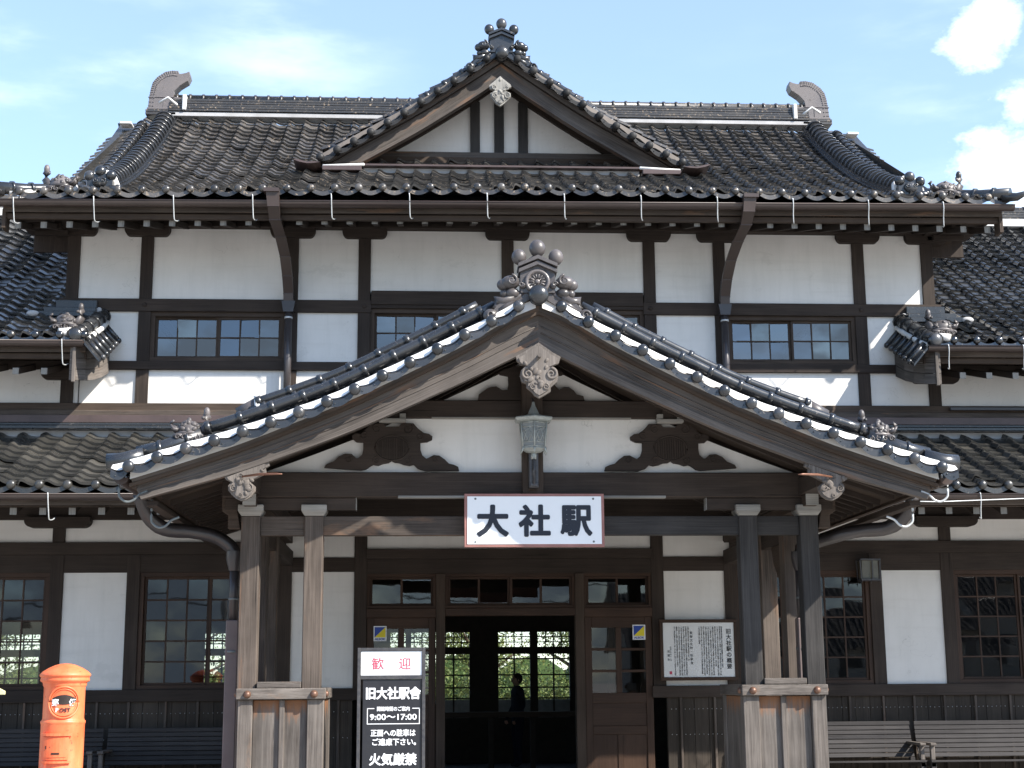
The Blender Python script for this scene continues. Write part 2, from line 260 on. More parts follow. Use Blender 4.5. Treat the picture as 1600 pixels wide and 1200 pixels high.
# ------------------------------------------------------------------ mesh helpers
class MB:
    def __init__(s): s.v = []; s.f = []; s.uv = []; s.sm = []; s.mi = []; s.cur = 0
    def add(s, vs, fs, uvs=None, smooth=False):
        o = len(s.v); s.v += [tuple(x) for x in vs]
        for i, f in enumerate(fs):
            s.f.append(tuple(o + k for k in f)); s.sm.append(smooth); s.mi.append(s.cur)
            s.uv.append(uvs[i] if uvs else [(0.5, 0.5)] * len(f))
        return s
    def hexa(s, p, ju=None):
        """p: 8 corners, bottom 0-3 then top 4-7; uv follows the longest edge"""
        P = [Vector(q) for q in p]; fs = [(0, 3, 2, 1), (4, 5, 6, 7), (0, 1, 5, 4), (1, 2, 6, 5), (2, 3, 7, 6), (3, 0, 4, 7)]
        dx, dy, dz = (P[1] - P[0]).length, (P[3] - P[0]).length, (P[4] - P[0]).length
        if dx >= dy and dx >= dz: ax = (P[1] - P[0])
        elif dy >= dz: ax = (P[3] - P[0])
        else: ax = (P[4] - P[0])
        ax = ax.normalized(); ru, rv = R.random() * 40, R.random() * 40; uvs = []
        for f in fs:
            n = (P[f[1]] - P[f[0]]).cross(P[f[2]] - P[f[1]])
            n = n.normalized() if n.length > 1e-12 else Vector((0, 0, 1))
            w = n.cross(ax)
            if w.length < 0.3: w = (P[f[1]] - P[f[0]]).normalized(); a2 = w; b2 = n.cross(w); uvs.append([(ru + P[k].dot(a2) * 3, rv + P[k].dot(b2)) for k in f]); continue
            uvs.append([(ru + P[k].dot(ax), rv + P[k].dot(w.normalized())) for k in f])
        return s.add(P, fs, uvs)
    def box(s, x0, x1, y0, y1, z0, z1):
        if x0 > x1: x0, x1 = x1, x0
        if y0 > y1: y0, y1 = y1, y0
        if z0 > z1: z0, z1 = z1, z0
        return s.hexa([(x0, y0, z0), (x1, y0, z0), (x1, y1, z0), (x0, y1, z0), (x0, y0, z1), (x1, y0, z1), (x1, y1, z1), (x0, y1, z1)])
    def bar(s, a, b, w, h, up=(0, 0, 1)):
        a = Vector(a); b = Vector(b); d = (b - a).normalized(); sd = d.cross(Vector(up)).normalized(); u = sd.cross(d).normalized()
        q = lambda c, i, j: c + sd * (i * w / 2) + u * (j * h / 2)
        return s.hexa([q(a, -1, -1), q(b, -1, -1), q(b, 1, -1), q(a, 1, -1), q(a, -1, 1), q(b, -1, 1), q(b, 1, 1), q(a, 1, 1)])
    def prism(s, pts, y0, y1, axis='y', grain='x'):
        """pts (a,b) outline extruded along axis: y -> (a,y,b); x -> (x,a,b); z -> (a,b,z)"""
        area = sum(pts[i][0] * pts[(i + 1) % len(pts)][1] - pts[(i + 1) % len(pts)][0] * pts[i][1] for i in range(len(pts)))
        if area < 0: pts = pts[::-1]
        mk = {'y': lambda a, b, c: (a, c, b), 'x': lambda a, b, c: (c, a, b), 'z': lambda a, b, c: (a, b, c)}[axis]
        n = len(pts); vs = [mk(a, b, y0) for a, b in pts] + [mk(a, b, y1) for a, b in pts]; ru, rv = R.random() * 40, R.random() * 40
        g = (lambda a, b: (ru + a, rv + b)) if grain == 'x' else (lambda a, b: (ru + b, rv + a))
        fs = [tuple(range(n)), tuple(range(2 * n - 1, n - 1, -1))]; uv = [[g(a, b) for a, b in pts], [g(*pts[i]) for i in range(n - 1, -1, -1)]]
        for i in range(n):
            j = (i + 1) % n; fs.append((j, i, n + i, n + j)); uv.append([g(*pts[j]), g(*pts[i]), (g(*pts[i])[0], g(*pts[i])[1] + .1), (g(*pts[j])[0], g(*pts[j])[1] + .1)])
        return s.add(vs, fs, uv)
    def tube(s, path, r, n=10, cap=True, a0=0.0, a1=2 * math.pi, up=(0, 0, 1), flat=1.0):
        path = [Vector(p) for p in path]; rr = r if isinstance(r, (list, tuple)) else [r] * len(path)
        full = abs(a1 - a0 - 2 * math.pi) < 1e-6; m = n if full else n + 1; vs = []; up = Vector(up); L_ = 0; uvr = R.random() * 20; ls = []
        for i, p in enumerate(path):
            d = (path[min(i + 1, len(path) - 1)] - path[max(i - 1, 0)]).normalized(); sd = d.cross(up)
            if sd.length < 1e-4: sd = d.cross(Vector((1, 0, 0)))
            sd.normalize(); u = sd.cross(d).normalized()
            if i: L_ += (p - path[i - 1]).length
            ls.append(L_)
            for k in range(m):
                a = a0 + (a1 - a0) * k / n; vs.append(p + sd * (math.cos(a) * rr[i]) + u * (math.sin(a) * rr[i] * flat))
        fs = []; uv = []
        for i in range(len(path) - 1):
            for k in range(n):
                k2 = (k + 1) % m; fs.append((i * m + k, i * m + k2, (i + 1) * m + k2, (i + 1) * m + k))
                uv.append([(uvr + ls[i], k * .02), (uvr + ls[i], (k + 1) * .02), (uvr + ls[i + 1], (k + 1) * .02), (uvr + ls[i + 1], k * .02)])
        s.add(vs, fs, uv, True)
        if cap:
            e = len(path) - 1; o = len(s.v) - len(vs)
            s.f.append(tuple(o + k for k in range(m - 1, -1, -1))); s.sm.append(False); s.mi.append(s.cur); s.uv.append([(uvr, 0.5)] * m)
            s.f.append(tuple(o + e * m + k for k in range(m))); s.sm.append(False); s.mi.append(s.cur); s.uv.append([(uvr, 0.5)] * m)
        return s
    def lathe(s, prof, c, axis='z', n=24, a0=0, a1=2 * math.pi, sharp=False):
        c = Vector(c); vs = []; full = abs(a1 - a0 - 2 * math.pi) < 1e-6; m = n if full else n + 1
        for r, h in prof:
            for k in range(m):
                a = a0 + (a1 - a0) * k / n; x, y = r * math.cos(a), r * math.sin(a)
                vs.append(c + (Vector((x, y, h)) if axis == 'z' else Vector((x, -h, y)) if axis == 'y' else Vector((h, x, y))))
        fs = [(i * m + k, i * m + (k + 1) % m, (i + 1) * m + (k + 1) % m, (i + 1) * m + k) for i in range(len(prof) - 1) for k in range(n)]
        rr = R.random(); return s.add(vs, fs, [[(rr, rr)] * 4 for _ in fs], not sharp)
    def ball(s, c, r, sx=1, sy=1, sz=1, n=12, rot=0.0):
        m = max(6, n // 2 + 2); vs = []; c = Vector(c); ca, sa = math.cos(rot), math.sin(rot)
        for i in range(m + 1):
            t = math.pi * i / m
            for k in range(n):
                a = 2 * math.pi * k / n; x, y, z = r * sx * math.sin(t) * math.cos(a), r * sy * math.sin(t) * math.sin(a), r * sz * math.cos(t)
                vs.append(c + Vector((x * ca - z * sa, y, x * sa + z * ca)))
        fs = [(i * n + k, (i + 1) * n + k, (i + 1) * n + (k + 1) % n, i * n + (k + 1) % n) for i in range(m) for k in range(n)]
        rr = R.random(); return s.add(vs, fs, [[(rr, rr)] * 4 for _ in fs], True)
    def torus(s, c, R1, r, n=20, m=8, a0=0, a1=2 * math.pi, r_end=None):
        """ring lying in the XZ plane, facing -Y"""
        P_ = [(c[0] + R1 * math.cos(a0 + (a1 - a0) * i / n), c[1], c[2] + R1 * math.sin(a0 + (a1 - a0) * i / n)) for i in range(n + 1)]
        rr = [r + ((r_end if r_end is not None else r) - r) * i / n for i in range(n + 1)]
        return s.tube(P_, rr, m, up=(0, 1, 0))
    def scroll(s, c, R1, r, turns=1.6, sgn=1, start=0.0, y=None, n=26):
        """spiral curl in the XZ plane"""
        P_ = []; rr = []
        for i in range(n + 1):
            t = i / n; a = start + sgn * turns * 2 * math.pi * t; q = R1 * (1 - 0.82 * t)
            P_.append((c[0] + q * math.cos(a), c[1], c[2] + q * math.sin(a))); rr.append(r * (1 - 0.5 * t))
        return s.tube(P_, rr, 7, up=(0, 1, 0))
    def build(s, name, m, parent=None, bevel=0.0, thing=None):
        me = bpy.data.meshes.new(name); me.from_pydata([tuple(v) for v in s.v], [], s.f)
        uvl = me.uv_layers.new(name='UVMap'); flat = [c for f in s.uv for q in f for c in q]; uvl.data.foreach_set('uv', flat)
        me.polygons.foreach_set('use_smooth', s.sm)
        for mm in (m if isinstance(m, (list, tuple)) else [m]): me.materials.append(M[mm] if isinstance(mm, str) else mm)
        me.polygons.foreach_set('material_index', s.mi); me.update()
        o = bpy.data.objects.new(name, me); C.objects.link(o)
        if parent: o.parent = parent
        if bevel:
            b = o.modifiers.new('Bevel', 'BEVEL'); b.width = bevel; b.segments = 1; b.limit_method = 'ANGLE'; b.angle_limit = math.radians(50)
        return o
def tag(o, label=None, cat=None, group=None, kind=None):
    if label: o['label'] = label
    if cat: o['category'] = cat
    if group: o['group'] = group
    if kind: o['kind'] = kind
    return o
def empty(name, loc=(0, 0, 0), label=None, cat=None, group=None):
    o = bpy.data.objects.new(name, None); C.objects.link(o); o.location = loc; o.empty_display_size = 0.2
    return tag(o, label, cat, group)
def sm(P_, k=5):
    P_ = [Vector(p) for p in P_]; out = []
    for i in range(len(P_) - 1):
        a, b, c, d = P_[max(i - 1, 0)], P_[i], P_[i + 1], P_[min(i + 2, len(P_) - 1)]
        for j in range(k):
            t = j / k; out.append(0.5 * ((2 * b) + (c - a) * t + (2 * a - 5 * b + 4 * c - d) * t * t + (3 * b - a - 3 * c + d) * t ** 3))
    return out + [P_[-1]]
def bx(name, m, par, *a, bevel=0.004): return MB().box(*a).build(name, m, par, bevel)
def interp(pts, x):
    if x <= pts[0][0]: return pts[0][1]
    for i in range(len(pts) - 1):
        if x <= pts[i + 1][0]:
            x0, y0 = pts[i]; x1, y1 = pts[i + 1]; t = (x - x0) / (x1 - x0)
            m0 = (y1 - pts[i - 1][1]) / (x1 - pts[i - 1][0]) if i else (y1 - y0) / (x1 - x0)
            m1 = (pts[i + 2][1] - y0) / (pts[i + 2][0] - x0) if i + 2 < len(pts) else (y1 - y0) / (x1 - x0)
            h = x1 - x0; return (2 * t**3 - 3 * t * t + 1) * y0 + (t**3 - 2 * t * t + t) * h * m0 + (-2 * t**3 + 3 * t * t) * y1 + (t**3 - t * t) * h * m1
    return pts[-1][1] + (x - pts[-1][0]) * (pts[-1][1] - pts[-2][1]) / (pts[-1][0] - pts[-2][0])
def dense(pts, n): return [(x, interp(pts, x)) for x in [pts[0][0] + (pts[-1][0] - pts[0][0]) * i / n for i in range(n + 1)]]

# pantile sheet -----------------------------------------------------
def arc(profile):
    """profile: list of (y,z) top->eave; returns function t-> (y,z), tangent and total length"""
    ls = [0]
    for a, b in zip(profile, profile[1:]): ls.append(ls[-1] + math.hypot(b[0] - a[0], b[1] - a[1]))
    def f(t):
        t = max(0, min(ls[-1] - 1e-6, t))
        for i in range(len(ls) - 1):
            if t <= ls[i + 1]:
                k = (t - ls[i]) / (ls[i + 1] - ls[i]); a, b = profile[i], profile[i + 1]; d = ls[i + 1] - ls[i]
                return a[0] + (b[0] - a[0]) * k, a[1] + (b[1] - a[1]) * k, (b[0] - a[0]) / d, (b[1] - a[1]) / d
    return f, ls[-1]
def pan(a, h=0.050):
    """cross profile of one pantile: steep roll on one side easing into a broad flat trough"""
    if a <= .11: q = a / .11; return h * q * q * (3 - 2 * q) - .014
    if a <= .58: return h * (.5 + .5 * math.cos(math.pi * (a - .11) / .47)) - .014
    return -.014 - .005 * math.sin(math.pi * (a - .58) / .42)
CR = [0, .03, .06, .09, .13, .18, .25, .33, .42, .52, .62, .80, 1.0]
def tiles(mb, prof, x0, x1, tw=.245, te=.2, keep=None, ax='x', org=None, lift=.030, jit=1.2, mirror=False):
    """ax='x': sheet runs across X and down the (y,z) profile.  ax='y': runs across Y, down an (x,z) profile."""
    f, Ln = arc(prof); nr = max(1, round(Ln / te)); te = Ln / nr; nc = max(1, round(abs(x1 - x0) / tw)); tw = (x1 - x0) / nc
    for i in range(nc):
        for j in range(nr):
            cx = x0 + tw * (i + .5); y, z, dy, dz = f(te * (j + .5))
            if keep and not keep(cx, y): continue
            jz, jt, ja = R.gauss(0, .0022) * jit, R.gauss(0, .004) * jit, R.gauss(0, .003) * jit; rv = (R.random(), R.random())
            if R.random() < 0.03 * jit: jt += .014
            vs = []
            for row, (b, drop) in enumerate(((0, 0), (1, 0), (1, .001), (1, .028))):
                y, z, dy, dz = f(te * (j + b)); ny, nz = -dz, dy
                if nz < 0: ny, nz = -ny, -nz
                if b == 1: y += dy * .006; z += dz * .006
                for c in CR:
                    cc = (1 - c) if mirror else c
                    h = pan(cc) + lift * b + jz + (jt if b else 0) - drop + ja * (c - .5)
                    X = x0 + tw * (i + c); vs.append((X, y + ny * h, z + nz * h) if ax == 'x' else (y + ny * h, X, z + nz * h))
            m = len(CR); fs = []; 
            for k in range(m - 1): fs.append((k, m + k, m + k + 1, k + 1))
            fl = []
            for k in range(m - 1): fl.append((2 * m + k, 3 * m + k, 3 * m + k + 1, 2 * m + k + 1))
            if (ax == 'y') ^ (tw < 0): fs = [t[::-1] for t in fs]; fl = [t[::-1] for t in fl]
            mb.add(vs, fs + fl, [[rv] * 4] * (len(fs) + len(fl)), True)
    return mb
def eave_ends(mb, x0, x1, y, z, sp=.28, r=.047, drop=.075, skip=None):
    """round end caps with curved drip plates between them, along X, facing -Y"""
    n = round((x1 - x0) / sp); sp = (x1 - x0) / n
    for i in range(n + 1):
        x = x0 + sp * i
        if skip and skip(x): continue
        mb.ball((x, y - .012, z), r, 1, .62, 1, 12)
        mb.tube([(x, y, z), (x, y + .10, z + .03)], r * .85, 10)
        if i == n: continue
        q = 8; vs = []
        for dz_, yy in ((0.0, 0.0), (-.055, -.004)):
            for k in range(q + 1):
                u = k / q; xx = x + sp * u; s_ = -.055 * math.sin(math.pi * u) + .012; vs.append((xx, y + yy, z + s_ + dz_))
        vs2 = [(a, b + .06, c_ + .02) for a, b, c_ in vs[:q + 1]]
        fs = [(k, k + 1, q + 2 + k, q + 1 + k)[::-1] for k in range(q)]; rv = (R.random(), R.random())
        mb.add(vs, fs, [[rv] * 4] * q, True); mb.add(vs[:q + 1] + vs2, [(k, k + 1, q + 2 + k, q + 1 + k) for k in range(q)], [[rv] * 4] * q, True)
def ringed(mb, path, r, sp=.2, n=12, ring=1.16, rl=.03):
    """round ridge-tile run with raised joints"""
    P_ = [Vector(p) for p in path]; mb.tube(P_, r, n); acc = 0; nxt = sp * .5
    for a, b in zip(P_, P_[1:]):
        d = (b - a).length
        while nxt <= acc + d:
            c = a + (b - a) * ((nxt - acc) / d); t = (b - a).normalized(); mb.tube([c - t * rl / 2, c + t * rl / 2], r * ring, n); nxt += sp
        acc += d

B = empty('station_building', (0, 0, 0), 'old wooden railway station, white plaster between dark timbers under black tiled roofs', 'building')
U = 0.909
# ------------------------------------------------------------------ ground
g = MB().box(-400, 400, -400, 400, -0.3, 0.0).build('ground', 'ground'); tag(g, 'pale concrete forecourt in front of the station', None, None, 'structure')
g = MB().box(-40, 40, 8.2, 12.0, 0.02, 0.9).build('platform_ground', 'platform'); tag(g, 'sunlit paving seen through the station hall', None, None, 'structure')
bx('plinth', 'stone', B, -13, 13, -0.25, 8.0, 0.004, 0.2, bevel=.01)

# ------------------------------------------------------------------ walls: plaster, posts, beams (front face Y = 0)
def panel(x0, x1, z0, z1): bx('plaster_panel', 'plaster', B, x0, x1, 0.0, 0.09, z0, z1, bevel=0)
def beam(x0, x1, z0, z1, m='wood_dark', y=-.045, y1=.11, name='timber_beam'): return bx(name, m, B, x0, x1, y, y1, z0, z1)
def post(x, z0, z1, w=.155, m='wood_dark', y=-.03, y1=.10, name='timber_post'): return bx(name, m, B, x - w / 2, x + w / 2, y, y1, z0, z1)
def bracket(x, z0, z1, w, y=-.09, y1=.12):
    h = z1 - z0; pts = [(x - w / 2, z1), (x + w / 2, z1)]
    for k in range(7): a = math.pi / 2 * k / 6; pts.append((x + w / 2 - .35 * w * .35 * (1 - math.cos(a)), z1 - h * .35 - h * .65 * math.sin(a)))
    for k in range(6, -1, -1): a = math.pi / 2 * k / 6; pts.append((x - w / 2 + .35 * w * .35 * (1 - math.cos(a)), z1 - h * .35 - h * .65 * math.sin(a)))
    MB().prism(pts, y, y1).build('eaves_bracket', 'wood_dark', B)
up = [-6, -5, -3, -2, 0, 2, 3, 5, 6]
for k in up:
    post(k * U, 6.29, 7.25); bracket(k * U, 7.10, 7.25, .57)
    if k not in (0,): post(k * U, 5.49, 6.13)
for a, b in zip(up, up[1:]):
    panel(a * U + .07, b * U - .07, (6.40 if -2 <= a < 2 else 6.28), 7.26)
beam(-5.6, -2 * U + .09, 6.13, 6.29); beam(2 * U - .09, 5.6, 6.13, 6.29)
beam(-2 * U + .09, 2 * U - .09, 6.235, 6.415, y=-.05); bx('window_head', 'wood_dark', B, -1.74, 1.74, -.035, .1, 6.19, 6.235)
for s in (-1, 1):
    for x in (5 * U, 3 * U, 2 * U): MB().ball((s * x, -.05, 6.21), .028, 1, .5, 1, 10).build('nail_cover', 'wood_dark', B)
    panel(s * 2 * U + s * .07, s * 3 * U - s * .07, 5.48, 6.14); panel(s * 5 * U + s * .07, s * 6 * U - s * .07, 5.48, 6.14)
    # lower beam C, bright band below it, base beam
    beam(s * 1.74, s * 13, 5.385, 5.492, y=-.048)
    for a, b in ((2, 3), (3, 5), (5, 6)): panel(s * a * U, s * b * U, 4.94, 5.39)
    panel(s * 6 * U, s * 9 * U, 4.94, 5.39); panel(s * 9 * U, s * 13.5, 4.94, 5.39)
    for k in (2, 3, 5, 6, 9): post(s * k * U, 4.95, 5.386, y=-.028)
    bracket(s * 6 * U, 5.25, 5.385, .62); bracket(s * 9 * U, 5.25, 5.385, .62)
    beam(s * 1.9, s * 13, 4.865, 4.96, y=-.05, m='wood_brown')
bx('plaster_panel', 'plaster', B, -2.35, 2.35, .012, .09, 3.95, 5.1, bevel=0); beam(-1.75, 1.75, 5.08, 5.16)
bx('eaves_beam', 'wood_dark', B, -5.62, 5.62, -.13, .10, 7.215, 7.42)

# windows: sash mesh with glazing bars, the glass its child
def window(x0, x1, z0, z1, nx, nz, split, m='wood_brown', gl='glass', y=0.03, fr=.055, bar=.018, name='window', first=None):
    f = MB(); f.box(x0, x1, y - .045, y + .06, z1 - fr, z1); f.box(x0, x1, y - .05, y + .06, z0, z0 + fr)
    f.box(x0, x0 + fr, y - .043, y + .058, z0 + fr, z1 - fr); f.box(x1 - fr, x1, y - .043, y + .058, z0 + fr, z1 - fr)
    X0, X1, Z0, Z1 = x0 + fr, x1 - fr, z0 + fr, z1 - fr; gb = MB(); sw = (X1 - X0) / split
    for s in range(split):
        a, b = X0 + sw * s, X0 + sw * (s + 1); yy = y + (.0 if s % 2 else .028); st = .030
        f.box(a, a + st, yy - .014, yy + .012, Z0, Z1); f.box(b - st, b, yy - .014, yy + .012, Z0, Z1)
        f.box(a + st, b - st, yy - .013, yy + .011, Z1 - st, Z1); f.box(a + st, b - st, yy - .013, yy + .011, Z0, Z0 + st)
        for i in range(1, nx): xx = a + st + (b - a - 2 * st) * i / nx; f.box(xx - bar / 2, xx + bar / 2, yy - .010, yy + .006, Z0 + st, Z1 - st)
        for i in range(1, nz): zz = Z0 + st + (Z1 - Z0 - 2 * st) * i / nz; f.box(a + st, b - st, yy - .0085, yy + .0045, zz - bar / 2, zz + bar / 2)
        # every pane leans by a hair, as old panes do
        for i in range(nx):
            for j in range(nz):
                xa = a + st + (b - a - 2 * st) * i / nx; xb = a + st + (b - a - 2 * st) * (i + 1) / nx; za = Z0 + st + (Z1 - Z0 - 2 * st) * j / nz; zb = Z0 + st + (Z1 - Z0 - 2 * st) * (j + 1) / nz
                tl = .0035 if gl == 'glass_up' else .0009; t1, t2 = R.gauss(0, tl), R.gauss(0, tl); gb.add([(xa, yy - t1 - t2, za), (xb, yy + t1 - t2, za), (xb, yy + t1 + t2, zb), (xa, yy - t1 + t2, zb)], [(0, 1, 2, 3)])
    w = f.build(name, m, B, .002); gb.build('glass', gl, w); return w
for s in (-1, 1):
    a, b = sorted((s * 2.80, s * 4.47)); window(a, b, 5.492, 6.13, 3, 2, 2, 'wood_brown', 'glass_up', .04)
window(-1.74, -.08, 5.16, 6.19, 3, 4, 2, 'wood_brown', 'glass_up', .04); window(.08, 1.74, 5.16, 6.19, 3, 4, 2, 'wood_brown', 'glass_up', .04); post(0, 5.1, 6.23)

# lower storey
beam(-13, -3 * U, 3.10, 3.25); beam(3 * U, 13, 3.10, 3.25); beam(-13, 13, 3.52, 4.0, y=-.07)
for s in (-1, 1):
    for a, b in ((2 * U, 3 * U), (3 * U, 6 * U), (6 * U, 9 * U), (9 * U, 13.0)):
        panel(s * a, s * b, 3.05 if b < 3 * U + .1 else 3.24, 3.53)
    for k in (3, 6, 9): post(s * k * U, 3.25, 3.52, .15)
    bracket(s * 6 * U, 3.42, 3.545, .78, -.16); bracket(s * 9 * U, 3.42, 3.545, .78, -.16)
    bx('window_head', 'wood_dark', B, s * 3 * U, s * 13, -.022, .10, 2.885, 3.10)
    for k in (2, 3, 5, 6, 8, 9, 11): post(s * k * U, 1.48, 3.52 if k == 2 else 3.10, .155)
    for k in (5, 8, 11): panel(s * k * U + s * .07, s * (k + 1) * U - s * .07, 1.49, 2.886)
    for a, b in ((3, 5), (6, 8), (9, 11)):
        p, q = sorted((s * a * U + s * .078, s * b * U - s * .078)); window(p, q, 1.50, 2.885, 3, 5, 2, 'wood_red', 'glass', .04, .05, .020)
    panel(s * 2 * U + s * .07, s * 3 * U - s * .07, 1.45, 2.886); bx('window_head', 'wood_dark', B, s * 2 * U, s * 3 * U, -.023, .09, 2.885, 3.06)
    beam(s * 1.72, s * 13, 1.36, 1.50, y=-.06, name='sill_beam')
    # wainscot boards with battens
    w = MB(); x = 1.90
    while x < 12.5:
        ww = .155 + R.random() * .05; w.box(s * x, s * (x + ww - .004), -.012 - R.random() * .006, .06, .22, 1.36); x += ww
    wo = w.build('wainscot', 'wood_wain', B, .002); bt = MB(); x = 2.05
    while x < 12.3: bt.box(s * x, s * (x + .028), -.045, -.018, .22, 1.36); x += .37 + R.random() * .08
    bt.build('batten', 'wood_porch', wo, .003); nl = MB()
    for q in range(int(10 / .055)):
        for zz in (1.22, .92): nl.ball((s * (1.95 + q * .055), -.02, zz + R.random() * .006), .005, n=6)
    nl.build('nail_heads', 'hook', wo); bx('timber_beam', 'wood_dark', B, s * 1.9, s * 13, -.05, .08, .2, .30)
panel(-1.75, 1.75, 3.16, 3.53); beam(-1.75, 1.75, 3.04, 3.16, y=-.056)
bx('window_head', 'wood_dark', B, -1.74, 1.74, -.03, .1, 2.86, 3.04)
# door bay
for x in (-.845, .85): bx('door_post', 'wood_brown', B, x - .055, x + .055, -.05, .12, .2, 2.86)
bx('door_head', 'wood_red', B, -1.74, -.90, -.045, .11, 2.33, 2.44); bx('door_head', 'wood_red', B, -.79, .795, -.045, .11, 2.35, 2.44); bx('door_head', 'wood_red', B, .905, 1.74, -.045, .11, 2.33, 2.44)
for a, b, n in ((-1.74, -.90, 1), (-.79, .795, 2), (.905, 1.74, 1)): window(a, b, 2.44, 2.86, 2, 1, n, 'wood_red', 'glass', .03, .035, .03, 'transom_window')
def door(x0, x1):
    f = MB(); st = .085; z0, zg, z1 = .22, 1.42, 2.33
    f.box(x0, x0 + st, -.01, .035, z0, z1); f.box(x1 - st, x1, -.01, .035, z0, z1); f.box(x0 + st, x1 - st, -.009, .034, z1 - .13, z1)
    f.box(x0 + st, x1 - st, -.009, .034, 1.30, zg); f.box(x0 + st, x1 - st, -.009, .034, .93, 1.03); f.box(x0 + st, x1 - st, -.009, .034, .22, .36)
    xm = (x0 + x1) / 2; f.box(xm - .035, xm + .035, -.008, .033, zg, z1 - .13)
    for k in (1, 2): zz = zg + (z1 - .13 - zg) * k / 3; f.box(x0 + st, xm - .035, -.006, .03, zz - .016, zz + .016); f.box(xm + .035, x1 - st, -.006, .03, zz - .016, zz + .016)
    d = f.build('door', 'wood_red', B, .004)
    p = MB(); p.box(x0 + st, x1 - st, .004, .024, 1.03, 1.30); p.box(xm - .03, xm + .03, -.004, .03, .36, .93); p.box(x0 + st, xm - .03, .006, .024, .36, .93); p.box(xm + .03, x1 - st, .006, .024, .36, .93)
    p.build('door_panel', 'wood_red', d, .003)
    gp = MB(); gp.add([(x0 + st, .012, zg), (x1 - st, .012, zg), (x1 - st, .012, z1 - .13), (x0 + st, .012, z1 - .13)], [(0, 1, 2, 3)]); gp.build('glass', 'glass', d); return d
door(-1.735, -.905); door(.91, 1.735)
# leaves slid open behind the fixed ones
for x0, x1 in ((-1.66, -.80), (.80, 1.66)):
    f = MB(); f.box(x0, x0 + .07, .06, .10, .22, 2.33); f.box(x1 - .07, x1, .06, .10, .22, 2.33); f.box(x0 + .07, x1 - .07, .061, .099, 2.2, 2.33); f.box(x0 + .07, x1 - .07, .061, .099, .22, 1.3)
    f.box((x0 + x1) / 2 - .03, (x0 + x1) / 2 + .03, .063, .097, 1.3, 2.2); f.build('sliding_door', 'wood_brown', B, .003)

# interior: hall box with lit windows in the rear wall
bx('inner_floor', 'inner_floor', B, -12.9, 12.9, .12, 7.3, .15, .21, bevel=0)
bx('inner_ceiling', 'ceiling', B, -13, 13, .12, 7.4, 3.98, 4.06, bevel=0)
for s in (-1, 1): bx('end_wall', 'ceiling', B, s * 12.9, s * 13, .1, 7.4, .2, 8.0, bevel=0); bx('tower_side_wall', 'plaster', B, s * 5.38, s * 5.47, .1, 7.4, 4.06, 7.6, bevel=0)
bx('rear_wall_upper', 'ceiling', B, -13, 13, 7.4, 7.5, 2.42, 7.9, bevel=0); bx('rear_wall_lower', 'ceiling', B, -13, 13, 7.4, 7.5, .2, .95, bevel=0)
rw = MB(); xs = [(-1.62, -.27), (.22, .765), (.895, 1.44), (-4.75, -4.15), (-8.6, -7.2)]
xs = sorted(x for x in xs if True); prev = -13.0
for a, b in xs:
    if a > prev: rw.box(prev, a, 7.39, 7.5, .95, 2.42)
    prev = max(prev, b)
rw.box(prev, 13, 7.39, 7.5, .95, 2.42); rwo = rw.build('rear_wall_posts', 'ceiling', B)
for a, b in xs:
    f = MB(); n = max(2, round((b - a) / .27)); f.box(a, b, 7.40, 7.46, 2.01, 2.13); f.box(a, b, 7.40, 7.46, 2.38, 2.42)
    for i in range(1, n): x = a + (b - a) * i / n; f.box(x - .014, x + .014, 7.41, 7.44, .95, 2.01)
    for i in range(1, 2 * n): x = a + (b - a) * i / (2 * n); f.box(x - .009, x + .009, 7.41, 7.44, 2.13, 2.38)
    for z in (1.93, 1.66, 1.45, 1.27): f.box(a, b, 7.412, 7.438, z - .012, z + .012)
    for z in (2.21, 2.30): f.box(a, b, 7.412, 7.438, z - .009, z + .009)
    w = f.build('rear_window', 'ceiling', B); p = MB(); p.box(a, b, 7.45, 7.47, .95, 1.25); p.build('frosted_pane', 'lamp_glass', w)
for x in (-.02, .62, -1.3): bx('counter_post', 'ceiling', B, x - .04, x + .04, 4.9, 5.0, .2, 1.05)
bx('ticket_counter', 'wood_brown', B, -1.6, 1.7, 4.8, 5.05, 1.02, 1.10)

# ------------------------------------------------------------------ MAIN ROOF
MZ0, MZ1, MY0, MY1 = 7.385, 10.12, -1.25, 3.7
def mainz(y): s = (y - MY0) / (MY1 - MY0); return MZ0 + (MZ1 - MZ0) * (.58 * s + .42 * s * s)
mp = [(y, mainz(y)) for y in [MY1 + (MY0 - MY1) * i / 24 for i in range(25)]]
def keep_main(x, y):
    x = abs(x)
    if x > max(5.28, 6.13 - (y - MY0) * 1.0): return False
    return True
mr = MB(); tiles(mr, mp, -6.13, 6.13, .247, .2, keep_main); eave_ends(mr, -6.10, 6.10, MY0 - .035, MZ0 + .01, .281)
main_roof = mr.build('main_roof', 'tile_main', B)
for s in (-1, 1):   # outer verge strip of flat stepped tiles beyond the descending ridge
    st = MB(); f, Ln = arc([(y, mainz(y)) for y in [3.35 + (-.55 - 3.35) * i / 12 for i in range(13)]]); n = round(Ln / .2)
    for j in range(n):
        for k in range(2):
            y, z, dy, dz = f(Ln * j / n); y2, z2, _, _ = f(Ln * (j + 1.12) / n); xa = 5.40 + k * .22; xb = xa + .235 + R.random() * .03; d = -.04 - k * .075; o = R.random() * .008 + .014
            a, b = sorted((s * xa, s * xb)); za = (0, -.06) if s > 0 else (-.06, 0)
            st.hexa([(a, y2, z2 + d + o + za[0]), (b, y2, z2 + d + o + za[1]), (b, y, z + d - .02 + za[1]), (a, y, z + d - .02 + za[0]), (a, y2, z2 + d + .03 + o + za[0]), (b, y2, z2 + d + .03 + o + za[1]), (b, y, z + d + .004 + za[1]), (a, y, z + d + .004 + za[0])])
    st.build('verge_tiles', 'tile_main', main_roof)
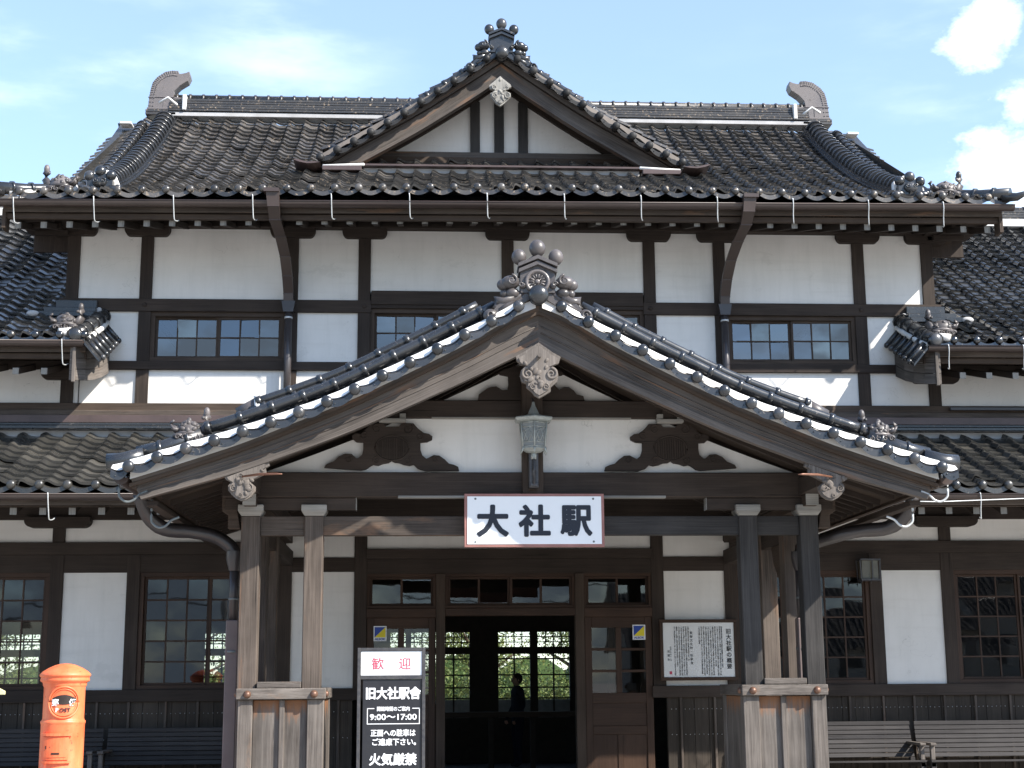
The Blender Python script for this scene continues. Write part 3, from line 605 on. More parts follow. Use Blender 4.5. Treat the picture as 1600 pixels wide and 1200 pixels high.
# closed body below tiles (back slope, side skirts)
bd = MB()
bd.add([(-5.8, 3.7, 10.05), (5.8, 3.7, 10.05), (5.8, 8.7, 7.35), (-5.8, 8.7, 7.35)], [(0, 1, 2, 3)[::-1]]); prev = None
for i in range(24):
    (y, z), (y2, z2) = mp[i], mp[i + 1]; w1 = max(5.75, min(6.05, 6.13 - (y - MY0))); w2 = max(5.75, min(6.05, 6.13 - (y2 - MY0)))
    z -= .07; z2 -= .07; bd.add([(-w1, y, z), (w1, y, z), (w2, y2, z2), (-w2, y2, z2)], [(0, 1, 2, 3)])
for s in (-1, 1):
    bd.add([(s * 6.02, -1.15, 7.32), (s * 6.02, .1, 7.32), (s * 5.3, .1, 7.75), (s * 5.3, -.3, 7.75)], [(0, 1, 2, 3)]); bd.add([(s * 5.6, -.5, 7.6), (s * 5.6, 8, 7.6), (s * 5.6, 3.7, 10.0)], [(0, 1, 2)])
bd.build('roof_deck', 'tile_pent', main_roof)
# ridge: white band, courses, cap tiles
rd = MB(); rz = 10.12
for i in range(5): rd.box(-5.0, 5.0, 3.55 + i * .012 - R.random() * .01, 3.85 - i * .012, 10.21 + i * .045, 10.21 + i * .045 + .036)
rg = rd.build('ridge', 'tile_main', main_roof, .004)
rc = MB(); ringed(rc, [(-5.0, 3.7, 10.45), (5.0, 3.7, 10.45)], .075, .2, 10, 1.2, .035); rc.build('ridge_cap', 'tile_main', main_roof)
MB().box(-5.05, 5.05, 3.56, 3.84, 10.135, 10.195).build('ridge_mortar', 'mortar_old', main_roof)
SH = [(-5.335, 10.24), (-5.32, 10.45), (-5.3, 10.583), (-5.274, 10.689), (-5.209, 10.778), (-5.09, 10.865), (-4.98, 10.888), (-4.893, 10.881), (-4.867, 10.834), (-4.781, 10.852), (-4.72, 10.879), (-4.705, 10.805), (-4.739, 10.725), (-4.86, 10.643), (-4.942, 10.55), (-4.956, 10.457), (-4.84, 10.446), (-4.797, 10.44), (-4.797, 10.245)]
for s in (1, -1):
    m = MB(); P_ = [(s * x, z) for x, z in SH]; m.prism(P_, 3.60, 3.80)
    sg = 1 if s > 0 else -1
    for q in range(24):    # fin ticks along the outer back and a bead line inside it
        i = q / 23 * 6.99; k = int(i); t = i - k; a = SH[k]; b = SH[k + 1]; x = a[0] + (b[0] - a[0]) * t; z = a[1] + (b[1] - a[1]) * t
        cx, cz = -4.93, 10.55; d = math.hypot(cx - x, cz - z); ux, uz = (cx - x) / d, (cz - z) / d
        if k == 0: ux, uz = 1, 0
        m.bar((sg * (x - ux * .004), 3.70, z - uz * .004), (sg * (x + ux * .05), 3.70, z + uz * .05), .215, .010)
        m.ball((sg * (x + ux * .075), 3.595, z + uz * .075), .010, n=6)
    m.box(sg * -5.345, sg * -4.79, 3.585, 3.815, 10.245, 10.275); m.box(sg * -5.335, sg * -4.93, 3.59, 3.81, 10.44, 10.452); m.box(sg * -5.1, sg * -5.09, 3.592, 3.808, 10.27, 10.44)
    m.build('ridge_end_ornament', 'tile_fin', main_roof, .012)
    b = MB(); b.box(sg * -4.80, sg * -4.74, 3.52, 3.9, 10.22, 10.47); b.build('mortar_cap', 'mortar', main_roof, .01)
    # base courses under it
    c = MB()
    for i in range(2): c.box(sg * -5.36, sg * -4.9, 3.56, 3.84, 10.15 + i * .045, 10.19 + i * .045)
    c.build('ridge_base', 'tile_main', main_roof, .003)
    # descending ridge
    dr = MB(); ys = [3.45 - i * (3.45 + .95) / 20 for i in range(21)]; fx = lambda y: sg * -(5.03 - .06 * (3.45 - y) / 4.4)
    for wd, h0, h1 in ((.38, .0, .05), (.33, .05, .085), (.29, .085, .12)):
        vs = []; fs = []
        for y in ys: z = mainz(y); vs += [(fx(y) - wd / 2, y, z + h0), (fx(y) + wd / 2, y, z + h0), (fx(y) + wd / 2, y, z + h1), (fx(y) - wd / 2, y, z + h1)]
        for i in range(20):
            for k in range(4): fs.append((4 * i + k, 4 * i + (k + 1) % 4, 4 * i + 4 + (k + 1) % 4, 4 * i + 4 + k))
        fs.append((80, 81, 82, 83)); dr.add(vs, fs)
    dr.tube([(fx(y), y, mainz(y) + .10) for y in ys], .13, 14, True, 0, math.pi)
    y = 3.4
    while y > -.9:
        a, b = Vector((fx(y), y, mainz(y) + .102)), Vector((fx(y - .04), y - .04, mainz(y - .04) + .102)); dr.tube([a, b], .150, 14, True, 0, math.pi); y -= .155
    dr.build('descending_ridge', 'tile_trim', main_roof)
    d2 = MB(); fx2 = lambda y: sg * -(5.345 - .02 * (3.3 - y)); ringed(d2, [(fx2(y), y, mainz(y) + .055) for y in [3.35 - i * .2 for i in range(20)]], .068, .2, 10, 1.22, .04); d2.build('verge_roll', 'tile_trim', main_roof)
    w = MB(); w.tube([(sg * -5.12, 3.35, 10.25), (sg * -4.98, 3.32, 10.33), (sg * -4.84, 3.35, 10.22)], .020, 8); w.box(sg * -5.68, sg * -5.50, 3.25, 3.45, 9.87, 9.91); w.build('mortar_cap', 'mortar', main_roof, .01)
    # hip ridge to the corner
    h = MB(); pts = [(sg * -5.15, -.5, mainz(-.5) + .04), (sg * -5.5, -.85, 7.555), (sg * -5.80, -1.1, 7.475), (sg * -6.08, -1.33, 7.43)]; ringed(h, pts, .075, .24, 12, 1.22, .035)
    h.tube([(sg * -6.0, -1.28, 7.40), (sg * -6.14, -1.38, 7.375), (sg * -6.26, -1.46, 7.42)], [.06, .05, .02], 10); h.build('hip_ridge', 'tile_trim', main_roof)
    h = MB(); h.tube([(sg * -5.3, -.78, 7.53), (sg * -5.75, -1.12, 7.435), (sg * -5.95, -1.25, 7.40)], .036, 8); h.ball((sg * -5.30, -.86, 7.56), .06, 1, 1, 1.2, 10); h.build('hip_mortar', 'mortar', main_roof)

def demon_tile(name, par, cx, cy, cz, k=1.0, m='tile_orn', full=False, cap=True, mort=False):
    """ridge-end tile: three knobs on a little roof, a crest, cloud scrolls either side"""
    o = MB(); P3 = lambda x, z, y=0: (cx + x * k, cy + y * k, cz + z * k)
    o.prism([(cx + a * k, cz + b * k) for a, b in ((-.17, -.02), (.17, -.02), (.175, .22), (.0, .29), (-.175, .22))], cy - .05 * k, cy + .16 * k)
    for q, hh in ((.0, .0), (.055, .005)):
        o.prism([(cx + a * k, cz + (b + q) * k) for a, b in ((-.19 - hh, .18), (0, .262), (.19 + hh, .18), (.19 + hh, .215), (0, .30), (-.19 - hh, .215))], cy - (.09 + q * .3) * k, cy + .17 * k)
    o.tube([P3(-.17, .33), P3(-.10, .30), P3(0, .37), P3(.10, .30), P3(.17, .33)], .032 * k, 8)
    for x, z, r in ((0, .44, .082), (-.185, .35, .074), (.185, .35, .074)): o.ball(P3(x, z, -.03), r * k, 1, .9, 1.1, 16)
    if full:
        o.lathe([(.0, .012), (.02, .016), (.024, .0), (.085, .0), (.09, .018), (.112, .018), (.118, 0), (.118, -.04)], P3(-.005, .09, -.06), 'y', 28)
        for i in range(14):
            a = 2 * math.pi * i / 14; o.ball(P3(-.005 + .056 * math.cos(a), .09 + .056 * math.sin(a), -.066), .017 * k, 1.7, .5, .55, 8, a)
    for s in (-1, 1):
        o.ball(P3(s * .27, .09, -.02), .082 * k, 1.15, .9, .85, 14); o.ball(P3(s * .34, .07, .0), .06 * k, 1.1, 1, 1, 12); o.ball(P3(s * .25, -.02, -.02), .06 * k, 1.2, .9, .9, 12)
        o.scroll(P3(s * .26, .10, -.085), .055 * k, .014 * k, 1.3, s, math.pi / 2)
        o.ball(P3(s * .33, -.02, 0), .045 * k, 1, 1, 1, 10)
        o.tube([P3(s * .24, -.06), P3(s * .34, -.10), P3(s * .41, -.09), P3(s * .43, -.16), P3(s * .36, -.22), P3(s * .44, -.27), P3(s * .52, -.22)], [.06 * k, .045 * k, .05 * k, .04 * k, .035 * k, .035 * k, .025 * k], 9)
        o.ball(P3(s * .47, -.25, -.02), .068 * k, 1.1, .9, 1, 12); o.scroll(P3(s * .47, -.25, -.085), .045 * k, .012 * k, 1.3, s, 0)
        o.tube([P3(s * .14, .0), P3(s * .20, -.06), P3(s * .30, -.14), P3(s * .38, -.2)], .04 * k, 8)
        o.ball(P3(s * .15, .05, -.05), .035 * k, n=10); o.scroll(P3(s * .165, .06, -.08), .03 * k, .010 * k, 1.2, s, 0)
        o.prism([(cx + s * a * k, cz + b * k) for a, b in ((0, .0), (.2, .0), (.4, -.14), (.52, -.3), (.3, -.22), (0, -.03))], cy - .03 * k, cy + .1 * k)
    e = o.build(name, m, par)
    if cap: c = MB(); c.ball(P3(0, -.06, -.13), .102 * k, 1, .75, 1, 18); c.tube([P3(0, -.06, -.1), P3(0, -.03, .25)], .09 * k, 14); c.build('end_cap', 'tile_trim', par)
    return e
def small_demon(par, cx, cy, cz, k=1.0, rz=0.0):
    o = MB(); P3 = lambda x, z, y=0: (cx + x * k, cy + y * k, cz + z * k)
    o.prism([(cx + a * k, cz + b * k) for a, b in ((-.16, -.02), (.16, -.02), (.16, .12), (.10, .20), (-.10, .20), (-.16, .12))], cy - .05 * k, cy + .10 * k)
    for x, z, r in ((0, .24, .072), (-.135, .18, .068), (.135, .18, .068)): o.ball(P3(x, z, -.03), r * k, 1, .9, 1, 12)
    o.ball(P3(0, .09, -.06), .09 * k, 1, .5, .8, 12)
    for s in (-1, 1): o.ball(P3(s * .16, .0, -.03), .07 * k, 1.3, .8, .75, 12); o.scroll(P3(s * .05, .1, -.10), .03 * k, .012 * k, 1.1, s, 0); o.ball(P3(s * .22, .03, 0), .05 * k, 1, 1, .8, 10)
    e = o.build('ridge_end_tile', 'tile_trim', par)
    c = MB(); c.prism([(cx + a * k, cz + b * k) for a, b in ((-.20, -.03), (.22, -.05), (.22, .10), (.17, .22), (.07, .29), (-.05, .29), (-.19, .2))], cy + .06 * k, cy + .14 * k); c.build('mortar_backing', 'mortar', par, .01); return e
def turtle(par, cx, cy, cz, d, k=1.0):
    """tortoise tile: domed shell, raised neck and head on the outer side, curled tail on the other; d = side the head is on"""
    o = MB(); P3 = lambda x, z, y=0: (cx + d * x * k, cy + y * k, cz + z * k)
    o.ball(P3(0, .06), .145 * k, .95, .8, .78, 16, -.2 * d); o.ball(P3(0, .03), .15 * k, 1.0, .85, .30, 14)
    for i in range(16): a_ = R.uniform(-1.2, 1.2); b_ = R.uniform(-.2, 1.2); o.ball(P3(.13 * math.sin(a_) * math.cos(b_), .06 + .105 * math.sin(b_) * math.cos(a_) + .01, -.105 * math.cos(a_) * math.cos(b_)), .020 + R.random() * .012, 1.2, .7, .8, 7, R.random() * 3)
    for i in range(5): o.ball(P3(-.09 + .045 * i, .125 - .0035 * (i - 2) ** 2 * 2, -.05), .022 * k, 1, .7, .6, 8)
    o.tube([P3(.09, .06), P3(.15, .07), P3(.185, .13), P3(.185, .20), P3(.165, .25)], [.06 * k, .055 * k, .046 * k, .04 * k, .036 * k], 10)
    o.ball(P3(.175, .26, -.01), .045 * k, .8, .8, 1.3, 10); o.ball(P3(.14, .20, -.03), .02 * k, n=8)
    o.tube([P3(-.12, .06), P3(-.18, .10), P3(-.20, .15), P3(-.17, .18)], [.04 * k, .03 * k, .022 * k, .012 * k], 8); o.tube([P3(-.10, .06, -.05), P3(-.16, .07, -.08), P3(-.19, .12, -.08)], [.03 * k, .02 * k, .01 * k], 8)
    for x in (-.10, .10): o.ball(P3(x, .0, -.08), .05 * k, 1.4, 1, .6, 8); o.ball(P3(x * 1.2, -.01, .06), .05 * k, 1.2, 1, .6, 8)
    for i in range(4): o.scroll(P3(-.11 + .07 * i, -.02, -.12), .03 * k, .012 * k, 1.2, 1, i)
    return o.build('tortoise_tile', 'tile_orn', par)
for s in (-1, 1):
    small_demon(main_roof, s * 4.95, -.98, 7.50, .95)
    turtle(main_roof, s * 5.43, -.92, 7.53, s, 1.0)

# eaves of the main roof: rafters, boards, gutter
def eaves(par, x0, x1, yF, zR, slope, sp, gz, m_f='wood_brown', hooks=(), pale=True, skip=None, gx0=None, gx1=None, rz=.075, eb=.185):
    e = MB(); e.box(x0, x1, yF + .015, yF + .05, gz - .115, gz - .01); fa = e.build('fascia_board', 'wood_porch', par, .003)
    bb = MB(); bb.hexa([(x0, yF + .06, gz - .10), (x1, yF + .06, gz - .10), (x1, .0, gz - .10 + slope * -yF), (x0, .0, gz - .10 + slope * -yF), (x0, yF + .06, gz - .08), (x1, yF + .06, gz - .08), (x1, .0, gz - .08 + slope * -yF), (x0, .0, gz - .08 + slope * -yF)]); bb.build('soffit_boards', 'wood_dark', par)
    e = MB(); e.box(x0, x1, yF + .075, yF + .125, gz - eb, gz - .118); e.build('eaves_board', 'wood_brown', par, .003)
    n = round((x1 - x0) / sp); src = None
    rm = MB(); y0 = yF + .14; rm.hexa([(-.036, y0, -.0), (.036, y0, -.0), (.036, .02, slope * (-y0)), (-.036, .02, slope * (-y0)), (-.036, y0, rz), (.036, y0, rz), (.036, .02, rz + slope * (-y0)), (-.036, .02, rz + slope * (-y0))])
    rm.cur = 1; rm.box(-.0365, .0365, y0 - .006, y0 - .001, -.001, rz + .001)
    for i in range(n):
        x = x0 + (x1 - x0) * (i + .5) / n
        if skip and skip(x): continue
        if src is None: src = rm.build('rafter', ['wood_dark', 'wood_pale'], par); r = src; me = src.data
        r = src if r is src and i == 0 else None
        if r is None:
            if src.get('used'): r = bpy.data.objects.new('rafter', me); C.objects.link(r); r.parent = par
            else: r = src
        src['used'] = 1; r.location = (x, 0, zR)
    del src['used']
    # gutter: open half round with rolled lip
    gt = MB(); gx0 = x0 if gx0 is None else gx0; gx1 = x1 if gx1 is None else gx1; gy = yF - .075
    gt.tube([(gx0, gy, gz - .012), (gx1, gy, gz - .012)], .062, 12, False, math.pi, 2 * math.pi); gt.tube([(gx0, gy - .062, gz - .010), (gx1, gy - .062, gz - .010)], .009, 6); gt.tube([(gx0, gy + .062, gz - .012), (gx1, gy + .062, gz - .012)], .006, 6)
    for gx in (gx0, gx1): gt.add([(gx, gy + .062 * math.cos(a), gz - .012 + .062 * math.sin(a)) for a in [math.pi + math.pi * k / 10 for k in range(11)]], [tuple(range(11))])
    gu = gt.build('gutter', 'gutter', par)
    for x in hooks:
        h = MB(); y_ = gy - .066; P_ = [(x - .006, y_ + .03, gz + .004), (x - .004, y_ - .004, gz), (x, y_ - .006, gz - .03), (x + .002, y_, gz - .09), (x + .004, y_ + .03, gz - .18), (x + .008, y_ + .05, gz - .265), (x + .016, y_ + .07, gz - .285), (x + .03, y_ + .13, gz - .275), (x + .04, y_ + .18, gz - .25)]
        h.tube(sm(P_, 3), .0065, 6); h.build('gutter_hook', 'hook', par)
    return gu
SPM = 0.926
eaves(main_roof, -6.03, 6.03, -1.17, 7.02, .28, .305, 7.31, hooks=[-5.87 + SPM * i for i in range(13) if i not in ()][:13], gx0=-6.35, gx1=6.14)
for s in (-1, 1):   # side overhangs of the main eaves
    a, b = sorted((s * 5.4, s * 6.03)); q = MB()
    q.hexa([(a, -1.1, 7.23), (b, -1.1, 7.23), (b, .1, 7.23), (a, .1, 7.23), (a, -1.1, 7.25), (b, -1.1, 7.25), (b, .1, 7.25), (a, .1, 7.25)])
    for k in range(3): q.box(s * 5.5, s * 5.90, -.9 + k * .35, -.83 + k * .35, 7.16, 7.225)
    q.build('side_soffit', 'wood_dark', main_roof)
    m = MB(); m.box(s * 6.0, s * 6.045, -1.13, -.95, 7.0, 7.24); m.build('corner_board', 'wood_brown', main_roof, .004)
    bx('eaves_end_board', 'wood_dark', main_roof, s * 5.48, s * 5.98, .06, .12, 7.0, 7.85)
    m = MB(); m.box(s * 5.45, s * 5.80, -.09, .12, 7.13, 7.21); m.build('beam_end', 'wood_brown', main_roof, .01)
    bx('eaves_beam', 'wood_dark', B, s * 5.38, s * 5.5, .1, 7.4, 7.25, 7.42)

# the old eave line droops a little toward its ends
def droop(o):
    for c in o.children: droop(c)
    f_ = lambda x, y: -(.125 * (max(0, -x) / 5.8) ** 1.25 + .055 * (max(0, x) / 5.8) ** 1.4 + .012) * max(0, min(1, (1.6 - y) / 2.4))
    if o.name.startswith('rafter'): o.location.z += f_(o.location.x, -1.0); return
    if o.type != 'MESH' or o.name.startswith(('painted_end', 'ridge_mortar', 'beam_end')): return
    for v in o.data.vertices: v.co.z += f_(v.co.x, v.co.y)
droop(main_roof)
# rainwater boxes and pipes on the tower
for s in (-1, 1):
    d = MB(); x = s * 2.87
    d.box(x - .09, x + .09, -1.38, -1.24, 7.265, 7.31); 
    def rect_tube(mb, P_, w, h):
        for a, b in zip(P_, P_[1:]): mb.bar(a, b, w if not isinstance(w, list) else w[0], h, (0, 1, 0.0001))
    path = [((s * 2.86, -1.31, 7.30), .155), ((s * 2.845, -1.28, 7.10), .14), ((s * 2.84, -1.12, 6.98), .135), ((s * 2.80, -.82, 6.86), .13), ((s * 2.77, -.52, 6.70), .125), ((s * 2.76, -.28, 6.52), .125), ((s * 2.755, -.15, 6.33), .12), ((s * 2.752, -.13, 6.18), .115)]
    vs = []; fs = []
    for (p, w) in path: p = Vector(p); vs += [p + Vector((-w / 2, -.05, 0)), p + Vector((w / 2, -.05, 0)), p + Vector((w / 2, .05, 0)), p + Vector((-w / 2, .05, 0))]
    for i in range(len(path) - 1):
        for k in range(4): fs.append((4 * i + k, 4 * i + (k + 1) % 4, 4 * i + 4 + (k + 1) % 4, 4 * i + 4 + k))
    d.add(vs, fs + [(0, 1, 2, 3), (len(vs) - 1, len(vs) - 2, len(vs) - 3, len(vs) - 4)])
    for (p, w) in path[1:-1]: d.box(p[0] - w / 2 - .003, p[0] + w / 2 + .003, p[1] - .054, p[1] + .054, p[2] - .004, p[2] + .004)
    dn = d.build('downpipe', 'gutter', B); f = MB(); f.prism([(s * 2.752 - .085, 6.24), (s * 2.752 + .085, 6.24), (s * 2.752 + .06, 6.10), (s * 2.752 - .06, 6.10)], -.19, -.07)
    f.tube([(s * 2.75, -.13, 6.12), (s * 2.75, -.13, 4.75)], .046, 14); f.build('pipe', 'pipe_dark', dn); c = MB(); c.tube([(s * 2.75, -.13, 6.02), (s * 2.75, -.13, 6.045)], .051, 14); c.build('pipe_clamp', 'hook', dn)

# ------------------------------------------------------------------ ROOF GABLE (dormer)
GT = [(0, 10.16), (.62, 9.73), (1.09, 9.41), (1.65, 9.075), (2.1, 8.81), (2.52, 8.55)]
GB = [(0, 9.835), (.31, 9.60), (1.09, 9.075), (1.5, 8.825), (1.92, 8.58)]
def barge(par, PT, PB, y0, y1, m, xt, xb, parts=((0, 1),), n=26, name='barge_board', moulds=()):
    """one board per side, following the two curves; grain follows the curve"""
    for s in (-1, 1):
        for (fa, fb, ya, yb) in parts:
            o = MB(); vs = []; ls = [0]
            for i in range(n + 1):
                xT, xB = xt * i / n, xb * i / n; zT, zB = interp(PT, xT), interp(PB, xB)
                A = (xT + (xB - xT) * fa, zT + (zB - zT) * fa); Bq = (xT + (xB - xT) * fb, zT + (zB - zT) * fb)
                vs += [(s * A[0], ya, A[1]), (s * A[0], yb, A[1]), (s * Bq[0], yb, Bq[1]), (s * Bq[0], ya, Bq[1])]
                if i: ls.append(ls[-1] + math.hypot(vs[-4][0] - vs[-8][0], vs[-4][2] - vs[-8][2]))
            fs = []; uv = []; H = [0, .06, .06 + .4 * (fb - fa), .12 + .4 * (fb - fa), .12 + .8 * (fb - fa)]; ru = R.random() * 30
            for i in range(n):
                for k in range(4):
                    q = (4 * i + k, 4 * i + (k + 1) % 4, 4 * i + 4 + (k + 1) % 4, 4 * i + 4 + k); u4 = [(ru + ls[i], H[k]), (ru + ls[i], H[k + 1]), (ru + ls[i + 1], H[k + 1]), (ru + ls[i + 1], H[k])]
                    if s < 0: q = q[::-1]; u4 = u4[::-1]
                    fs.append(q); uv.append(u4)
            e = 4 * n; fs += [(0, 1, 2, 3), (e + 3, e + 2, e + 1, e)]; uv += [[(0, 0), (0, .1), (0, .2), (0, .3)]] * 2
            o.add(vs, fs, uv).build(name, m, par)
gw = MB(); gw.prism([(-1.9, 8.80), (1.9, 8.80), (0, 10.05)], 1.93, 2.0); gable = gw.build('roof_gable', 'plaster', B)
barge(gable, GT, GB, 1.15, 1.2, 'wood_barge', 2.50, 1.93, ((0, .26, 1.20, 1.34), (.26, .86, 1.24, 1.34), (.86, 1.0, 1.22, 1.34)))
for x, w in ((-.345, .137), (0, .137), (.345, .137)): bx('gable_strut', 'wood_slate', gable, x - w / 2, x + w / 2, 1.87, 1.95, 8.9, 9.75)
bx('gable_sill', 'wood_barge', gable, -1.95, 1.95, 1.80, 1.98, 8.87, 8.955); bx('gable_sill', 'wood_brown', gable, -2.1, 2.1, 1.77, 1.95, 8.60, 8.868)
for s in (-1, 1):   # soffit under the flying verge, inner rafter
    m = MB(); vs = []; 
    for i in range(21): x = 2.35 * i / 20; z = interp(GT, x) - .10; vs += [(s * x, 1.2, z), (s * x, 3.9, z)]
    m.add(vs, [(2 * i, 2 * i + 1, 2 * i + 3, 2 * i + 2) for i in range(20)]).build('soffit_boards', 'wood_dark', gable)
    m = MB(); vs = []
    for i in range(21): x = 1.9 * i / 20; z = interp(GB, x) + .185; vs += [(s * x, 1.86, z + .1), (s * x, 1.93, z + .1), (s * x, 1.93, z - .02), (s * x, 1.86, z - .02)]
    m.add(vs, [(4 * i + k, 4 * i + (k + 1) % 4, 4 * i + 4 + (k + 1) % 4, 4 * i + 4 + k) for i in range(20) for k in range(4)]).build('inner_rafter', 'wood_dark', gable)
    # tiles behind the verge, verge roll, drip scallops with round caps
    PR = [(s * x, interp(GT, x) + .13) for x in [2.45 * i / 14 for i in range(15)]]; PR[0] = (0, PR[0][1])
    t = MB(); tiles(t, PR, 1.20, 4.4, .247, .2, ax='y'); t.build('gable_tiles', 'tile_main', gable)
def verge(par, PT, xmax, yf, xs_, off, r, rollr, rolls, mort=True, m_='tile_trim'):
    """round caps along a barge, curved drip plates between, white-pointed, with ridge rolls above"""
    for s in (-1, 1):
        o = MB(); mo = MB()
        for i, x in enumerate(xs_):
            z = interp(PT, x) + off; o.ball((s * x, yf - .015, z), r, 1, .7, 1, 14); o.tube([(s * x, yf, z), (s * x, yf + .16, z + .01)], r * .8, 10)
            x2 = xs_[i + 1] if i + 1 < len(xs_) else xmax; z2 = interp(PT, x2) + off; q = 10; vs = []; rv = (R.random(), R.random())
            for dz, yy in ((.030, .02), (.012, .0), (-.046, -.004)):
                for k in range(q + 1):
                    u = k / q; sag = -.050 * math.sin(math.pi * u ** .85) * (1 if x2 - x > .15 else .5); vs.append((s * (x + (x2 - x) * u), yf + yy, z + (z2 - z) * u + sag + dz))
            vs += [(a, yf + .22, c + .05) for a, b, c in vs[:q + 1]]
            m = q + 1; fs = [(k, m + k, m + k + 1, k + 1) for k in range(q)] + [(m + k, 2 * m + k, 2 * m + k + 1, m + k + 1) for k in range(q)] + [(3 * m + k, k, k + 1, 3 * m + k + 1) for k in range(q)]
            if s < 0: fs = [f[::-1] for f in fs]
            o.add(vs, fs, [[rv] * 4] * len(fs), False)
            for u in (.28, .72): o.ball((s * (x + (x2 - x) * u), yf - .006, z + (z2 - z) * u - .05), .006, n=6)
            if mort:   # white pointing in the lap above each plate
                vs = []
                for k in range(q + 1): u = k / q; sag = -.044 * math.sin(math.pi * u ** .85); zz = z + (z2 - z) * u; vs += [(s * (x + (x2 - x) * u), yf + .015, zz + sag + .036), (s * (x + (x2 - x) * u), yf + .08, zz + .075 + sag * .15)]
                mo.add(vs, [(2 * k, 2 * k + 2, 2 * k + 3, 2 * k + 1)[::s] for k in range(q)], None, True)
        t = o.build('verge_tiles', m_, par)
        if mort: mo.build('white_pointing', 'mortar', par)
        rl = MB()
        for (dy, dz, xa, xb, rr) in rolls: ringed(rl, [(s * x, yf + dy, interp(PT, x) + dz) for x in [xa + (xb - xa) * k / 16 for k in range(17)]], rr, .30, 12, 1.22, .045)
        rl.build('verge_roll', 'tile_trim', par)
VG = [(0, 10.17), (.26, 10.015), (.438, 9.88), (.672, 9.71), (.88, 9.57), (1.108, 9.405), (1.335, 9.24), (1.562, 9.09), (1.77, 8.96), (1.986, 8.83), (2.219, 8.70), (2.486, 8.57)]
verge(gable, VG, 2.50, 1.03, [.215 + .227 * i for i in range(11)], .0, .055, .05, ((.20, .10, .42, 2.36, .055),), False, 'tile_verge')
for s in (-1, 1):
    m = MB(); vs = []
    for i in range(45): x = .04 + 2.42 * i / 44; z = interp(GT, x); vs += [(s * x, 1.10, z - .012 + .016 * math.sin(x * 24)), (s * x, 1.12, z + .07)]
    m.add(vs, [(2 * i, 2 * i + 2, 2 * i + 3, 2 * i + 1)[::s] for i in range(44)]).build('mortar_strip', 'wood_grey', gable)
demon_tile('ridge_end_tile', gable, 0, 1.12, 10.18, .93, 'tile_trim')
rdg = MB(); ringed(rdg, [(0, 1.2, 10.3), (0, 3.7, 10.3)], .08, .25); rdg.box(-.12, .12, 1.25, 3.7, 10.1, 10.25); rdg.build('gable_ridge', 'tile_trim', gable)
def pendant(par, pts, y, k, m, scrolls, name='gable_pendant'):
    o = MB(); o.prism(pts, y, y + .05, grain='z'); cx = sum(p[0] for p in pts) / len(pts); cz = sum(p[1] for p in pts) / len(pts)
    o.prism([(cx + (a - cx) * .86, cz + (b - cz) * .9) for a, b in pts], y - .014, y, grain='z')
    for (x, z, r, sg) in scrolls: o.scroll((x, y - .018, z), r, r * .26, 1.5, sg, math.pi / 2)
    for i in range(14):
        a, b = R.choice(pts); t = R.random() * .75; o.ball((cx + (a - cx) * t, y - .016, cz + (b - cz) * t), .012 + R.random() * .014, 1.0, .6, 1.5, 8, R.random() * 3)
    return o.build(name, m, par, .004)
TG = [(-.021, 9.815), (-.104, 9.738), (-.176, 9.674), (-.164, 9.623), (-.065, 9.60), (-.159, 9.56), (-.153, 9.498), (-.106, 9.448), (-.082, 9.411), (-.023, 9.37), (.036, 9.413), (.084, 9.464), (.126, 9.515), (.121, 9.565), (.035, 9.602), (.133, 9.654), (.122, 9.691), (.015, 9.778)]
pendant(gable, TG, 1.09, 1, 'wood_pale', ((-.10, 9.64, .04, 1), (.06, 9.64, .04, -1), (-.095, 9.52, .045, 1), (.07, 9.52, .045, -1), (-.02, 9.43, .03, 1)))
# copper flashing and mortar where the gable meets the slope, small end ridges
bx('copper_flashing', 'copper_flash', gable, -1.95, 1.95, 1.05, 1.75, mainz(1.1) + .07, mainz(1.1) + .10); bx('flashing_mortar', 'mortar_old', gable, -1.9, 1.9, 1.14, 1.6, mainz(1.1) - .03, mainz(1.1) + .068)
for s in (-1, 1):
    m = MB(); m.tube([(s * 1.88, 1.0, mainz(1.0) + .12), (s * 2.45, 1.0, mainz(1.0) + .09)], .022, 8); m.build('mortar_cap', 'mortar', gable, .01)
    m = MB(); m.box(s * 1.92, s * 2.45, .95, 1.15, mainz(1.0) + .02, mainz(1) + .085); m.build('end_ridge', 'copper_flash', gable, .006)
    v = MB(); pts = [(2.46, .02), (2.55, .03), (2.64, .02), (2.72, .045), (2.80, .06), (2.82, .05), (2.74, .02), (2.64, .0), (2.54, .005)]; v.prism([(s * a, mainz(1.0) + .04 + b) for a, b in pts], .75, 1.15); v.build('bent_flashing', 'copper_flash', gable)

